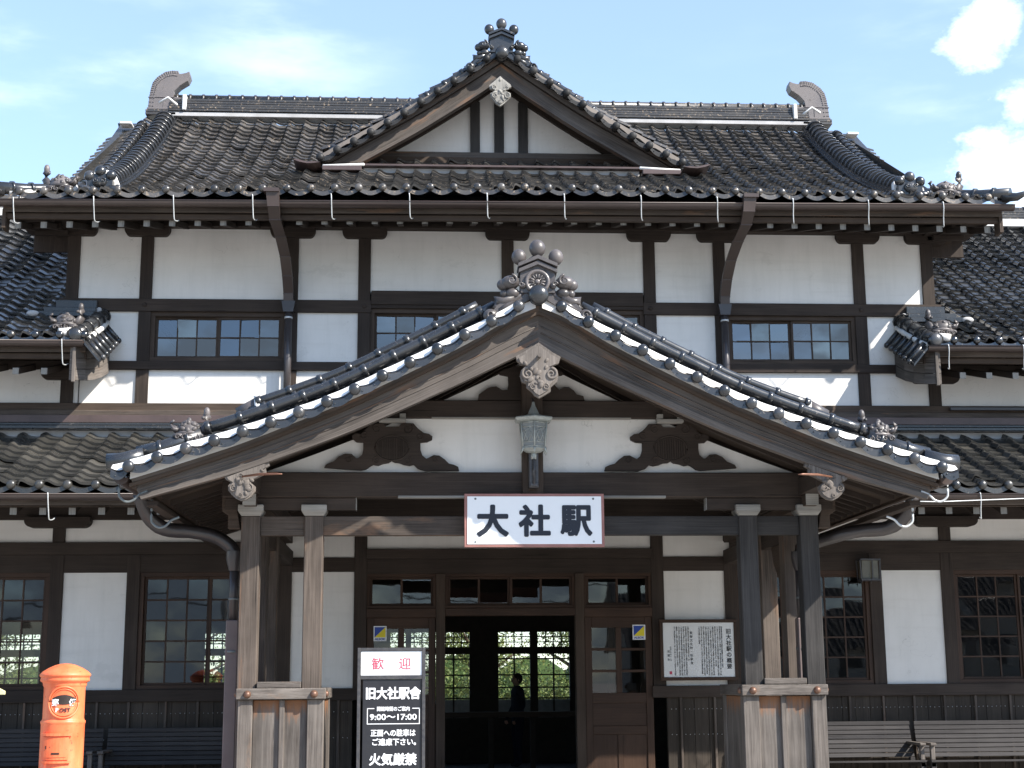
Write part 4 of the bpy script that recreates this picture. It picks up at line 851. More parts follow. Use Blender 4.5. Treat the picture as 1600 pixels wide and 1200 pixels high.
# ------------------------------------------------------------------ WING ROOFS
def wingz(y): s = (y + .95) / (3.7 + .95); return 5.60 + 2.93 * (.84 * s + .16 * s * s)
wp = [(y, wingz(y)) for y in [3.7 - (3.7 + .95) * i / 22 for i in range(23)]]
for s in (-1, 1):
    a, b = sorted((s * 5.05, s * 13.0)); w = MB(); kp = lambda x, y: abs(x) > 5.5 or y < 0.0
    tiles(w, wp, a, b, .247, .2, kp); eave_ends(w, a + .05, b, -.985, 5.60, .281); wr = w.build('wing_roof', 'tile_wing', B)
    bk = MB(); bk.add([(s * 5.5, 3.7, 8.45), (s * 13, 3.7, 8.45), (s * 13, 8.3, 5.6), (s * 5.5, 8.3, 5.6)], [(0, 1, 2, 3)]); bk.add([(s * 5.5, 3.7, 8.4), (s * 13, 3.7, 8.4), (s * 13, -.9, 5.53), (s * 5.5, -.9, 5.53)], [(0, 1, 2, 3)]); bk.build('roof_deck', 'tile_pent', wr)
    r = MB()
    for i in range(4): r.box(s * 5.5, s * 13, 3.58, 3.82, 8.62 + i * .04, 8.62 + i * .04 + .032)
    ringed(r, [(s * 5.5, 3.7, 8.80), (s * 13, 3.7, 8.80)], .06, .2, 8, 1.2); r.build('ridge', 'tile_main', wr); bx('ridge_mortar', 'mortar', wr, s * 5.5, s * 13, 3.55, 3.85, 8.50, 8.618)
    eaves(wr, a if s < 0 else a - .0, b, -.90, 5.17, .28, .325, 5.53, hooks=[s * (5.29 + .93 * i) for i in range(5)])
    # hipped return against the tower
    h = MB(); P_ = [(s * 5.06, -.02, 6.06), (s * 5.08, -.35, 5.91), (s * 5.12, -.68, 5.73), (s * 5.16, -.96, 5.60)]; h.tube(P_, .085, 14)
    for k in range(6):
        t = k / 5; i = min(2, int(t * 3)); q = Vector(P_[i]).lerp(Vector(P_[i + 1]), t * 3 - i); dd = (Vector(P_[i + 1]) - Vector(P_[i])).normalized(); h.tube([q - dd * .02, q + dd * .02], .100, 14)
    h.ball((s * 5.15, -1.0, 5.60), .09, .9, .5, 1, 14); h.build('hip_ridge', 'tile_trim', wr)
    k_ = MB()
    for i in range(6):
        y = -.10 - i * .165; zt = 5.96 - i * .078; k_.tube([(s * 5.03, y, zt), (s * 4.84, y, zt - .22)], .034, 10); k_.ball((s * 4.835, y, zt - .225), .038, n=10)
        k_.hexa([(s * 5.03, y - .12, zt - .10), (s * 5.03, y + .04, zt - .03), (s * 4.85, y + .04, zt - .24), (s * 4.85, y - .12, zt - .31), (s * 5.03, y - .12, zt - .07), (s * 5.03, y + .04, zt), (s * 4.85, y + .04, zt - .21), (s * 4.85, y - .12, zt - .28)])
    k_.build('return_tiles', 'tile_trim', wr)
    mo = MB(); mo.tube([(s * 5.0, -.03, 5.98), (s * 4.99, -.35, 5.83), (s * 5.03, -.7, 5.65), (s * 5.08, -.93, 5.54)], .035, 8); mo.tube([(s * 5.2, -.9, 5.66), (s * 5.35, -.97, 5.63)], .05, 8); mo.hexa([(s * 5.0, -.06, 5.95), (s * 5.1, -.06, 5.95), (s * 4.88, -.06, 5.70), (s * 4.82, -.06, 5.73), (s * 5.0, -.01, 5.95), (s * 5.1, -.01, 5.95), (s * 4.88, -.01, 5.70), (s * 4.82, -.01, 5.73)]); mo.build('hip_mortar', 'mortar', wr)
    cb = MB(); Q = [(5.15, -.95, 5.06, 5.46), (5.06, -.80, 5.09, 5.49), (4.99, -.60, 5.14, 5.54), (4.96, -.35, 5.22, 5.62), (4.95, -.03, 5.34, 5.80)]
    for (x1, y1, a1, b1), (x2, y2, a2, b2) in zip(Q, Q[1:]):
        for k in range(3):
            u0, u1 = k / 3 + .008, (k + 1) / 3 - .008; A, B2, C2, D2 = a1 + (b1 - a1) * u0, a1 + (b1 - a1) * u1, a2 + (b2 - a2) * u0, a2 + (b2 - a2) * u1
            cb.hexa([(s * x1, y1, A), (s * x2, y2, C2), (s * (x2 + .06), y2, C2), (s * (x1 + .06), y1, A), (s * x1, y1, B2), (s * x2, y2, D2), (s * (x2 + .06), y2, D2), (s * (x1 + .06), y1, B2)])
    cb.build('verge_board', 'wood_grey', wr)
    bx('verge_end', 'wood_grey', wr, s * 5.14, s * 5.18, -.975, -.935, 5.04, 5.47)
    fl = MB(); fl.box(s * 5.12, s * 5.62, -.10, -.0, 6.15, 6.25); fl.box(s * 5.12, s * 5.75, -.16, -.0, 6.08, 6.145); fl.box(s * 5.12, s * 5.85, -.24, -.0, 6.01, 6.075); fl.build('abutment_tiles', 'tile_trim', wr, .006)
    MB().ball((s * 5.86, -.24, 6.04), .05, 1.6, .8, .8, 10).build('abutment_mortar', 'mortar_old', wr); MB().ball((s * 5.1, -.06, 6.11), .05, .9, .8, 1.2, 10).build('abutment_mortar', 'mortar_old', wr)
    turtle(wr, s * 5.31, -.80, 5.73, -s, .95)

# ------------------------------------------------------------------ PENT ROOFS (to either side of the porch)
pp = [(y, 3.70 + .87 * (.88 * ((y + 2.0) / 1.98) + .12 * ((y + 2.0) / 1.98) ** 2)) for y in [-.02 - 1.98 * i / 10 for i in range(11)]]
for s in (-1, 1):
    a, b = sorted((s * 2.2, s * 13.0)); p = MB(); tiles(p, pp, a, b, .268, .2, jit=.8); eave_ends(p, a, b, -2.04, 3.69, .298, .05); pr = p.build('pent_roof', 'tile_pent', B)
    n_ = MB(); n_.box(a, b, -.14, -.0, 4.665, 4.70); n_.box(a, b, -.19, -.0, 4.615, 4.66); n_.build('abutment_tiles', 'tile_trim', pr, .008)
    bx('abutment_mortar', 'mortar_old', pr, a, b, -.06, -.01, 4.50, 4.612, bevel=0); bx('copper_flashing', 'copper_flash', pr, a, b, -.11, -.0, 4.705, 4.80); bx('flashing_board', 'wood_porch', pr, a, b, -.085, -.0, 4.80, 4.865)
    eaves(pr, a, b, -1.90, 3.395, .44, .320, 3.60, hooks=[-5.10, -6.2] if s < 0 else [5.17], skip=lambda x: abs(x) < 3.0, eb=.125)
    dk = MB(); dk.hexa([(a, -1.97, 3.64), (b, -1.97, 3.64), (b, 0, 4.48), (a, 0, 4.48), (a, -1.97, 3.65), (b, -1.97, 3.65), (b, 0, 4.49), (a, 0, 4.49)]); dk.build('roof_deck', 'wood_dark', pr)
bx('fallen_rod', 'pipe_dark', B, 5.6, 8.0, -.13, -.09, 4.89, 4.93)

MB().tube([(3.72, -2.6, 3.45), (4.6, -2.25, 3.475), (6.0, -2.22, 3.53), (7.5, -2.2, 3.56)], .006, 5).build('cable', 'hook', B)
MB().tube([(-5.30, -.06, 4.93), (-5.30, -.06, 5.3)], .008, 5).build('conduit', 'pipe_dark', B)
# ------------------------------------------------------------------ PORCH
YP = -3.88
def ppost(x, y, z0=.2, z1=3.14, w=.178, m='wood_porch'): return bx('porch_post', m, B, x - w / 2, x + w / 2, y - w / 2, y + w / 2, z0, z1, bevel=.008)
for s in (-1, 1):
    for x in (2.70, 2.10):
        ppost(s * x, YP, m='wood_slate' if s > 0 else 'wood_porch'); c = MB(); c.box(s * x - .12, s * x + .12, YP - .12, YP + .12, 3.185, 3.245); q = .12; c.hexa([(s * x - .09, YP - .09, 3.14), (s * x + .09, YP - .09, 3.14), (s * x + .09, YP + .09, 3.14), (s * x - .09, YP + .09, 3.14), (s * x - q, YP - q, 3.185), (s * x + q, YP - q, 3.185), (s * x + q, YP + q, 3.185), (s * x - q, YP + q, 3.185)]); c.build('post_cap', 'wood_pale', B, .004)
    ppost(s * 2.70, -3.15); ppost(s * 2.70, -2.10)
    # bracket arms on the caps: along X and toward the front
    bx('porch_beam', 'wood_dark', B, s * 1.70, s * 2.95, YP - .06, YP + .06, 3.20, 3.315); bx('beam_end', 'wood_pale', B, s * 1.698, s * 1.704, YP - .062, YP + .062, 3.198, 3.317, bevel=0)
    bx('porch_beam', 'wood_brown', B, s * 2.64, s * 2.76, -4.12, -.1, 3.225, 3.33); bx('beam_end', 'wood_pale', B, s * 2.638, s * 2.762, -4.126, -4.121, 3.222, 3.333, bevel=0)
    bx('porch_beam', 'wood_dark', B, s * 2.61, s * 2.79, -4.62, -.1, 3.335, 3.50)
    bx('porch_beam', 'wood_dark', B, s * 2.63, s * 2.77, -3.15, -.1, 2.954, 3.13)
    for y in (-3.0, -1.9): MB().prism([(y, 2.95), (y + .45, 2.95), (y + .38, 2.78), (y + .2, 2.62), (y, 2.45)], s * 2.65, s * 2.75, 'x').build('corner_brace', 'wood_brown', B, .004)
    MB().prism([(s * 2.28, 2.95), (s * 1.95, 2.95), (s * 1.95, 2.9)] if False else [(s * 2.86, 3.33), (s * 2.98, 3.33), (s * 2.98, 3.19), (s * 2.92, 3.15), (s * 2.92, 3.02), (s * 2.80, 3.02)], YP - .05, YP + .05).build('bracket_arm', 'wood_brown', B, .006)
    # pedestal
    def ped(name, m, *a, bevel=.006):
        x0, x1 = a[0], a[1]; return bx(name, m, PD, s * x0, s * x1, *a[2:], bevel=bevel)
    PD = bx('pedestal_cap', 'wood_grey', B, s * 1.955, s * 2.78, -4.075, -3.0, 1.425, 1.525, bevel=.006)
    ped('pedestal_corner', 'wood_grey', 1.972, 2.125, -4.035, -3.90, .2, 1.424); ped('pedestal_corner', 'wood_grey', 2.63, 2.765, -4.035, -3.90, .2, 1.424)
    ped('pedestal_corner', 'wood_grey', 1.975, 2.12, -3.18, -3.04, .2, 1.424); ped('pedestal_corner', 'wood_grey', 2.63, 2.762, -3.18, -3.04, .2, 1.424)
    ped('pedestal_panel', 'wood_dado', 2.126, 2.345, -3.985, -3.96, .2, 1.42); ped('pedestal_panel', 'wood_dado', 2.375, 2.629, -3.985, -3.96, .2, 1.42); ped('pedestal_batten', 'wood_grey', 2.335, 2.385, -4.02, -3.986, .2, 1.42)
    ped('pedestal_panel', 'wood_dado', 1.985, 2.0, -3.9, -3.18, .2, 1.42); ped('pedestal_panel', 'wood_dado', 2.735, 2.75, -3.9, -3.18, .2, 1.42); ped('pedestal_base', 'stone', 1.93, 2.81, -4.09, -2.98, -.02, .24)
    ped('pedestal_top', 'wood_grey', 2.19, 2.60, -4.0, -3.1, 1.527, 1.585)
    for x in (2.06, 2.675): b = MB(); b.lathe([(.0, .038), (.014, .036), (.026, .026), (.033, .010), (.036, 0)], (s * x, -4.075, 1.472), 'y', 16); b.build('bolt_head', 'brass', PD)
    for xx in (1.952, 2.783): MB().ball((s * xx, -3.99, 1.472), .030, .8, 1, 1, 12).build('bolt_head', 'brass', PD)
bx('porch_beam', 'wood_dark', B, -2.98, 2.98, YP - .09, YP + .09, 3.318, 3.562, bevel=.01)     # great tie beam
bx('beam_moulding', 'wood_pale', B, -1.30, 1.30, YP - .094, YP - .02, 3.310, 3.334)
bx('porch_beam', 'wood_porch', B, -2.02, 0, YP - .05, YP + .05, 2.955, 3.138); bx('porch_beam', 'wood_slate', B, 0, 2.02, YP - .05, YP + .05, 2.955, 3.138)  # one beam; its right half's darker colour stands in for shade
for s in (-1, 1): bx('porch_beam', 'wood_slate' if s > 0 else 'wood_porch', B, s * 2.19, s * 2.61, YP - .048, YP + .048, 2.955, 3.138)  # right-hand piece darkened likewise, shade put into its colour
bx('porch_tie', 'wood_dark', B, -1.95, 1.95, YP - .07, YP + .06, 4.10, 4.275, bevel=.008); bx('beam_moulding', 'wood_pale', B, -.98, .98, YP - .074, YP - .02, 4.092, 4.108)
PT = [(0, 4.985), (.231, 4.885), (.672, 4.625), (1.254, 4.325), (1.756, 4.085), (2.196, 3.90), (2.667, 3.71), (3.138, 3.548), (3.546, 3.415), (3.68, 3.375)]
PB = [(0, 4.615), (.194, 4.51), (.682, 4.27), (.933, 4.153), (1.246, 4.008), (1.685, 3.814), (2.186, 3.618), (2.75, 3.418), (3.441, 3.22), (3.56, 3.185)]
VB = [(0, 5.02), (.199, 4.93), (.42, 4.80), (.66, 4.675), (.901, 4.545), (1.156, 4.413), (1.415, 4.285), (1.643, 4.168), (1.905, 4.045), (2.153, 3.948), (2.401, 3.856), (2.648, 3.77), (2.894, 3.687), (3.157, 3.612), (3.411, 3.53), (3.593, 3.47), (3.8, 3.405)]
gp = [(-3.0, 3.56), (3.0, 3.56)] + [(x, interp(PB, abs(x)) + .10) for x in [2.9 - 5.8 * i / 30 for i in range(31)]]
MB().prism(gp, YP, YP + .05).build('plaster_panel', 'plaster', B)
bx('king_post', 'wood_brown', B, -.10, .10, YP - .16, YP + .05, 3.312, 4.56)
for s in (-1, 1):   # bearing blocks over the carved frog-leg struts
    m = MB(); x = s * 1.36; m.box(x - .13, x + .13, YP - .13, YP - .01, 4.05, 4.085); m.box(x - .13, x - .07, YP - .12, YP - .01, 4.085, 4.135); m.box(x + .07, x + .13, YP - .12, YP - .01, 4.085, 4.135); m.build('bearing_block', 'wood_pale', B, .004)
    bx('strut_block', 'wood_dark', B, x - .07, x + .07, YP - .10, YP - .01, 4.086, 4.25)
KL = [(-2.013, 3.61), (-1.998, 3.641), (-1.921, 3.673), (-1.876, 3.72), (-1.814, 3.747), (-1.752, 3.744), (-1.708, 3.705), (-1.689, 3.705), (-1.651, 3.736), (-1.641, 3.783), (-1.642, 3.859), (-1.707, 3.862), (-1.746, 3.894), (-1.75, 3.925), (-1.716, 3.946), (-1.669, 3.941), (-1.615, 3.989), (-1.569, 4.03), (-1.507, 4.047), (-1.444, 4.045), (-1.421, 4.013), (-1.296, 4.014), (-1.28, 4.041), (-1.218, 4.047), (-1.155, 4.046), (-1.116, 3.998), (-1.053, 3.951), (-1.006, 3.943), (-.97, 3.919), (-.974, 3.887), (-1.021, 3.864), (-1.087, 3.86), (-1.086, 3.784), (-1.067, 3.729), (-1.028, 3.698), (-.997, 3.713), (-.958, 3.734), (-.903, 3.729), (-.849, 3.69), (-.81, 3.651), (-.763, 3.64), (-.72, 3.619), (-.711, 3.583), (-1.035, 3.579), (-1.113, 3.603), (-1.153, 3.642), (-1.191, 3.63), (-1.246, 3.639), (-1.293, 3.658), (-1.335, 3.661), (-1.366, 3.678), (-1.394, 3.658), (-1.448, 3.65), (-1.495, 3.631), (-1.541, 3.639), (-1.564, 3.629), (-1.611, 3.595), (-1.657, 3.585)]
KC = [(-.525, 4.28), (-.518, 4.336), (-.439, 4.393), (-.392, 4.412), (-.344, 4.417), (-.281, 4.377), (-.233, 4.385), (-.225, 4.442), (-.229, 4.523), (-.312, 4.538), (-.315, 4.563), (-.264, 4.587), (-.216, 4.6), (-.152, 4.62), (.152, 4.62), (.216, 4.6), (.264, 4.587), (.315, 4.563), (.312, 4.538), (.229, 4.523), (.225, 4.442), (.248, 4.412), (.275, 4.387), (.323, 4.412), (.371, 4.412), (.418, 4.38), (.449, 4.34), (.513, 4.324), (.525, 4.28)]
for s in (-1, 1):
    o = MB(); o.prism([(-s * x, z) for x, z in KL], YP - .055, YP - .005); cx = s * 1.362
    o.tube([(cx + .165 * math.cos(a) , YP - .056, 3.80 + .118 * math.sin(a) * (1 if math.sin(a) < 0 else 1.05)) for a in [2 * math.pi * i / 28 for i in range(29)]], .007, 5)
    for i in range(13):
        x = -.135 + .0225 * i; hh = .105 * math.sqrt(max(0, 1 - (x / .16) ** 2)); o.box(cx + x - .006, cx + x + .006, YP - .066, YP - .055, 3.80 - hh, 3.80 + hh)
    for (dx, z, r, g_) in ((-.15, 3.99, .05, 1), (.15, 3.99, .05, -1), (-.15, 3.68, .04, 1), (.15, 3.68, .04, -1), (-.42, 3.69, .035, -1), (.42, 3.69, .035, 1), (-.27, 3.92, .04, 1), (.27, 3.92, .04, -1)): o.scroll((cx + dx, YP - .056, z), r, .007, 1.3, g_, 1)
    o.build('frog_leg_strut', 'wood_dark', B)
MB().prism(KC, YP - .055, YP - .005).build('frog_leg_strut', 'wood_dark', B)

# porch roof
PR_ = lambda x: interp(PT, x) + .11
pr = None
for s in (-1, 1):
    t = MB(); P_ = [(s * x, PR_(x)) for x in [3.78 * i / 20 for i in range(21)]]; tiles(t, P_, -4.86, -.15, .262, .2, ax='y')
    o = t.build('porch_roof', 'tile_trim', B) if pr is None else t.build('roof_slope_tiles', 'tile_trim', pr)
    pr = pr or o
    m = MB(); vs = []; x_ = [3.66 * i / 20 for i in range(21)]
    for x in x_: z = interp(PT, x) - .09; vs += [(s * x, -4.96, z), (s * x, 0, z), (s * x, 0, z + .03), (s * x, -4.96, z + .03)]
    m.add(vs, [(4 * i + k, 4 * i + (k + 1) % 4, 4 * i + 4 + (k + 1) % 4, 4 * i + 4 + k) for i in range(20) for k in range(4)]).build('soffit_boards', 'wood_brown', pr)
    for y in [-4.78 + .235 * i for i in range(20)]:
        if abs(y - YP) < .12: continue
        m = MB(); vs = []
        for x in [3.52 * i / 12 for i in range(13)]: z = interp(PT, x) - .09; vs += [(s * x, y - .03, z - .055), (s * x, y + .03, z - .055), (s * x, y + .03, z), (s * x, y - .03, z)]
        m.add(vs, [(4 * i + k, 4 * i + (k + 1) % 4, 4 * i + 4 + (k + 1) % 4, 4 * i + 4 + k) for i in range(12) for k in range(4)] + [(48, 49, 50, 51)]).build('rafter', 'wood_dark', pr)
    bx('fascia_board', 'wood_brown', pr, s * 3.60, s * 3.645, -4.93, -.2, 3.28, 3.40)
    bx('eaves_board', 'wood_dark', pr, s * 3.44, s * 3.54, -4.78, -.2, 3.14, 3.19)
    gt = MB(); gt.tube([(s * 3.73, -4.98, 3.37), (s * 3.73, -.5, 3.37)], .062, 12, False, math.pi, 2 * math.pi); gt.add([(s * 3.73 + .062 * math.cos(a), -4.98, 3.37 + .062 * math.sin(a)) for a in [math.pi + math.pi * k / 10 for k in range(11)]], [tuple(range(11))]); gt.tube([(s * 3.792, -4.98, 3.372), (s * 3.792, -.5, 3.372)], .008, 6); gu = gt.build('gutter', 'gutter', pr)
    for (x0_, z0_, y_) in ((3.71, 3.30, -4.9), (3.47, 3.10, -4.6)):
        h = MB(); h.tube(sm([(s * (x0_ + .05), y_, z0_ + .12), (s * (x0_ + .05), y_, z0_ - .05), (s * (x0_ + .035), y_, z0_ - .10), (s * (x0_ - .02), y_, z0_ - .135), (s * (x0_ - .08), y_, z0_ - .12), (s * (x0_ - .13), y_, z0_ - .07), (s * (x0_ - .2), y_, z0_ - .04)]), .011, 8); h.build('gutter_hook', 'hook' if s > 0 else 'hook_dull', pr)
    e = MB(); ys_ = [(s * 3.80, y, PR_(3.8) - .01) for y in [-4.6 + .28 * i for i in range(12)]]
    for p in ys_: e.ball(p, .047, .62, 1, 1, 10)
    e.build('eave_end_caps', 'tile_trim', pr)
barge(pr, PT, PB, -5, -4.9, 'wood_barge', 3.66, 3.56, ((0, .24, -4.95, -4.82), (.24, .80, -4.90, -4.83), (.80, 1.0, -4.92, -4.83)), 40)
for s in (-1, 1):   # square blocks that close the barge ends, moulding lines, cream bedding below the tiles
    for fz in (.50, .66):
        m = MB(); m.tube([(s * x, -4.901, interp(PT, x) * (1 - fz) + interp(PB, x) * fz) for x in [.02 + 3.55 * i / 30 for i in range(31)]], .008, 5); m.build('barge_moulding', 'wood_barge', pr)
    m = MB(); vs = []
    for i in range(61): x = .03 + 3.62 * i / 60; z = interp(PT, x); vs += [(s * x, -5.00, z - .03), (s * x, -4.98, z + .06)]
    m.add(vs, [(2 * i, 2 * i + 2, 2 * i + 3, 2 * i + 1)[::s] for i in range(60)]).build('mortar_strip', 'plaster', pr)
XB = [.195 + .2465 * i for i in range(15)]
verge(pr, VB, 3.80, -5.10, XB, .0, .054, .06, ((.24, .185, .40, 3.02, .052), (.60, .36, .55, 2.62, .046), (.60, .285, .50, 2.66, .056), (.56, .21, .5, 2.7, .065)), True)
for s in (-1, 1):   # lower end of the rolls: big end tile, shield, tortoise
    m = MB(); ringed(m, [(s * 3.05, -4.83, interp(PT, 3.05) + .20), (s * 3.40, -4.83, interp(PT, 3.4) + .19), (s * 3.62, -4.83, 3.60)], .078, .26, 14, 1.15); m.tube([(s * 3.55, -4.86, 3.58), (s * 3.75, -4.86, 3.53), (s * 3.88, -4.86, 3.52)], .085, 16); m.build('verge_end_roll', 'tile_trim', pr)
    m = MB(); m.tube([(s * 2.58, -4.45, interp(PT, 2.58) + .40), (s * 2.78, -4.45, interp(PT, 2.78) + .36)], .072, 14); m.build('ridge_stub', 'tile_orn', pr); m = MB(); m.tube([(s * 2.56, -4.45, interp(PT, 2.56) + .41), (s * 2.59, -4.45, interp(PT, 2.59) + .395)], .092, 14); m.tube([(s * 2.57, -4.55, interp(PT, 2.57) + .18), (s * 2.6, -4.5, interp(PT, 2.57) + .42)], .04, 8); m.build('mortar_cap', 'mortar', pr)
    c = MB(); pts = [(s * (2.66 + .12 * i), -4.7, interp(PT, 2.66 + .12 * i) + .44 + .02 * math.sin(i)) for i in range(5)]
    turtle(pr, s * 3.17, -4.80, interp(PT, 3.17) + .23, -s, .85)
rg2 = MB(); ringed(rg2, [(0, -4.75, 5.33), (0, -.1, 5.33)], .085, .26); rg2.box(-.14, .14, -4.8, -.05, 5.02, 5.27); rg2.build('ridge', 'tile_trim', pr)
demon_tile('ridge_end_tile', pr, -.01, -4.98, 5.10, .93, 'tile_orn', True)
GG = [(-.011, 4.606), (-.151, 4.515), (-.221, 4.477), (-.21, 4.432), (-.174, 4.403), (-.13, 4.388), (-.174, 4.343), (-.185, 4.298), (-.168, 4.239), (-.124, 4.224), (-.125, 4.187), (-.081, 4.151), (-.052, 4.114), (-.009, 4.089), (.035, 4.114), (.094, 4.151), (.094, 4.188), (.153, 4.241), (.166, 4.3), (.155, 4.352), (.097, 4.382), (.17, 4.412), (.19, 4.472), (.113, 4.516)]
gg = pendant(pr, GG, -5.05, 1, 'wood_grey', ((-.115, 4.31, .055, 1), (.10, 4.31, .055, -1), (-.065, 4.19, .03, 1), (.05, 4.19, .03, -1), (-.01, 4.27, .022, 1)))
MB().tube([(-.01, -5.06, 4.47), (-.01, -5.16, 4.465)], .018, 8).build('pendant_peg', 'wood_grey', pr)
SG = [(-2.838, 3.39), (-2.821, 3.364), (-2.79, 3.348), (-2.774, 3.338), (-2.799, 3.311), (-2.798, 3.269), (-2.765, 3.227), (-2.728, 3.196), (-2.686, 3.175), (-2.635, 3.185), (-2.594, 3.211), (-2.559, 3.259), (-2.557, 3.301), (-2.587, 3.327), (-2.618, 3.343), (-2.506, 3.401), (-2.465, 3.417), (-2.471, 3.47), (-2.435, 3.491), (-2.446, 3.53), (-2.65, 3.46)]
for s in (-1, 1):
    P_ = [(-s * x, z) for x, z in SG]; pendant(pr, P_, -4.90, 1, 'wood_grey', tuple((s * x, z, r, g_ * s) for x, z, r, g_ in ((2.75, 3.285, .034, -1), (2.61, 3.29, .034, 1), (2.69, 3.385, .03, 1), (2.69, 3.22, .02, 1))))
    m = MB(); m.tube([(s * 2.67, -4.95, 3.385), (s * 2.5, -5.1, 3.385), (s * 2.34, -5.2, 3.375), (s * 2.29, -5.22, 3.37)], [.009, .012, .010, .004], 8); m.build('copper_spike', 'copper', pr)
    # porch rainwater pipes
    px_, py_ = (2.88, -3.64) if s < 0 else (2.72, -3.45)
    d = MB(); P_ = [(s * 3.76, -3.95, 3.34), (s * 3.70, -3.85, 3.16), (s * 3.55, -3.75, 3.04), (s * 3.32, -3.68, 3.02), (s * 3.08, -3.66, 2.975), (s * (px_ + .05), py_, 2.88), (s * (px_ + .005), py_, 2.80)]; W_ = [.08, .075, .07, .065, .065, .065, .06]
    d.tube(sm(P_, 4), [W_[min(i // 4, 6)] for i in range(25)], 4, True); d.lathe([(.085, 2.83), (.085, 2.76), (.06, 2.66), (.052, 2.64)], (s * px_, py_, 0), 'z', 12); d.tube([(s * px_, py_, 2.70), (s * px_, py_, 2.17)], .047, 14); dp = d.build('downpipe', 'pipe_dark', B)
    MB().box(s * px_ - .06, s * px_ + .06, py_ - .06, py_ + .06, .2, 2.17).build('pipe_cover', 'pipe_cover', dp, .01)
    for z in (2.36, 1.86): c = MB(); c.tube([(s * px_, py_, z), (s * px_, py_, z + .02)], .052 if z > 2.2 else .074, 14); c.build('pipe_clamp', 'hook_dull', dp)

# ------------------------------------------------------------------ lettering
_cache = {}
def glyphs(txt, size, bold=0.0, extrude=.002, align='CENTER'):
    k = (txt, round(size, 4), bold, align)
    if k in _cache: return _cache[k]
    cu = bpy.data.curves.new('t', 'FONT'); cu.body = txt; cu.size = size; cu.align_x = align; cu.align_y = 'CENTER'; cu.offset = bold; cu.extrude = extrude; cu.resolution_u = 3
    o = bpy.data.objects.new('t', cu); C.objects.link(o); bpy.context.view_layer.update()
    dg = bpy.context.evaluated_depsgraph_get(); me = bpy.data.meshes.new_from_object(o.evaluated_get(dg)); vs = [tuple(v.co) for v in me.vertices]; fs = [tuple(p.vertices) for p in me.polygons]
    bpy.data.objects.remove(o); bpy.data.curves.remove(cu); bpy.data.meshes.remove(me); _cache[k] = (vs, fs); return vs, fs
def text(mb, txt, cx, y, cz, size, bold=0.0, sx=1.0, center=True, width=None):
    if bold > 0:   # heavy face: the same glyphs laid a little apart, each a hair further out
        for i in range(12): text(mb, txt, cx + bold * math.cos(i * math.pi / 6), y - i * .00012, cz + bold * math.sin(i * math.pi / 6), size, 0, sx, center, width)
        return text(mb, txt, cx, y - .0016, cz, size, 0, sx, center, width)
    vs, fs = glyphs(txt, size, bold)
    if not vs: return
    x0, x1 = min(v[0] for v in vs), max(v[0] for v in vs); z0, z1 = min(v[1] for v in vs), max(v[1] for v in vs); k = 1.0
    if width: sx = width / (x1 - x0)
    mb.add([(cx + (v[0] - (x0 + x1) / 2) * sx, y - v[2], cz + v[1] - ((z0 + z1) / 2 if center else 0)) for v in vs], fs)

# big name board -----------------------------------------------------
nb = empty('name_board', (0, -4.09, 3.08), 'large white board reading 大社駅 in black, hung across the porch beams', 'sign')
o = MB(); o.box(-.665, .675, -.02, .02, -.255, .255); o.build('frame', 'sign_frame', nb, .003); o = MB(); o.box(-.637, .647, -.026, -.018, -.228, .228); o.build('face', 'sign_white', nb)
o = MB()
for ch, x in (('大', -.395), ('社', .005), ('駅', .405)): text(o, ch, x, -.028, -.005, .31, .0115, width=.285)
o.build('lettering', 'ink', nb)

for x in (-.56, .57):
    for z in (-.205, .205): MB().lathe([(0, .006), (.007, .005), (.011, 0)], (x, -.026, z), 'y', 10).build('screw', 'hook_dull', nb)
for x in (-.45, .46): MB().box(x - .015, x + .015, .018, .16, .18, .235).build('hanger', 'frame_metal', nb)
# hanging lantern ------------------------------------------------------
ln = empty('hanging_lantern', (0, -4.16, 3.85), 'verdigris hexagonal lantern with lattice glass hanging from the porch gable post', 'lantern')
def hexring(mb, prof, n=6, rot=math.pi / 6): mb.lathe(prof, (0, 0, 0), 'z', n, rot, rot + 2 * math.pi, True)
o = MB(); hexring(o, [(.0, .375), (.012, .37), (.022, .33), (.06, .255), (.055, .25), (.085, .235), (.19, .195), (.20, .21), (.205, .20), (.19, .175), (.14, .165), (0, .165)]); o.build('lantern_roof', 'verdigris', ln)
o = MB(); hexring(o, [(.138, .165), (.138, .155), (.116, -.075), (.116, -.075)]); o.build('lamp_glass', 'lamp_glass', ln)
o = MB()
for k in range(6):
    a = math.pi / 6 + k * math.pi / 3; a2 = a + math.pi / 3; p = lambda t, z, q=1.0: Vector(((.116 + .022 * (z + .075) / .24 + .003) * ((1 - t) * math.cos(a) + t * math.cos(a2)) * q, (.116 + .022 * (z + .075) / .24 + .003) * ((1 - t) * math.sin(a) + t * math.sin(a2)) * q, z))
    o.tube([p(0, .165, 1.02), p(0, -.08, 1.02)], .008, 6)
    for z in (.155, .115, -.03, -.07): o.tube([p(0, z), p(1, z)], .005, 5)
    for t0, t1, z0, z1 in ((.02, .5, .11, -.03), (.5, .98, .11, -.03), (.98, .5, .11, -.03), (.5, .02, .11, -.03), (.02, .75, -.03 + .09, .11), (.25, .5, -.03, .03)): o.tube([p(t0, z0), p(t1, z1)], .0032, 5)
    o.tube([p(0, -.08), p(0, -.10, 1.08), p(0, -.14, 1.25)], [.01, .012, .003], 6)
o.build('lattice', 'verdigris', ln)
o = MB(); hexring(o, [(.12, -.075), (.125, -.09), (.08, -.12), (.04, -.13), (0, -.13)]); o.tube([(0, 0, -.12), (0, 0, -.19)], .028, 8); o.build('lantern_base', 'verdigris', ln)
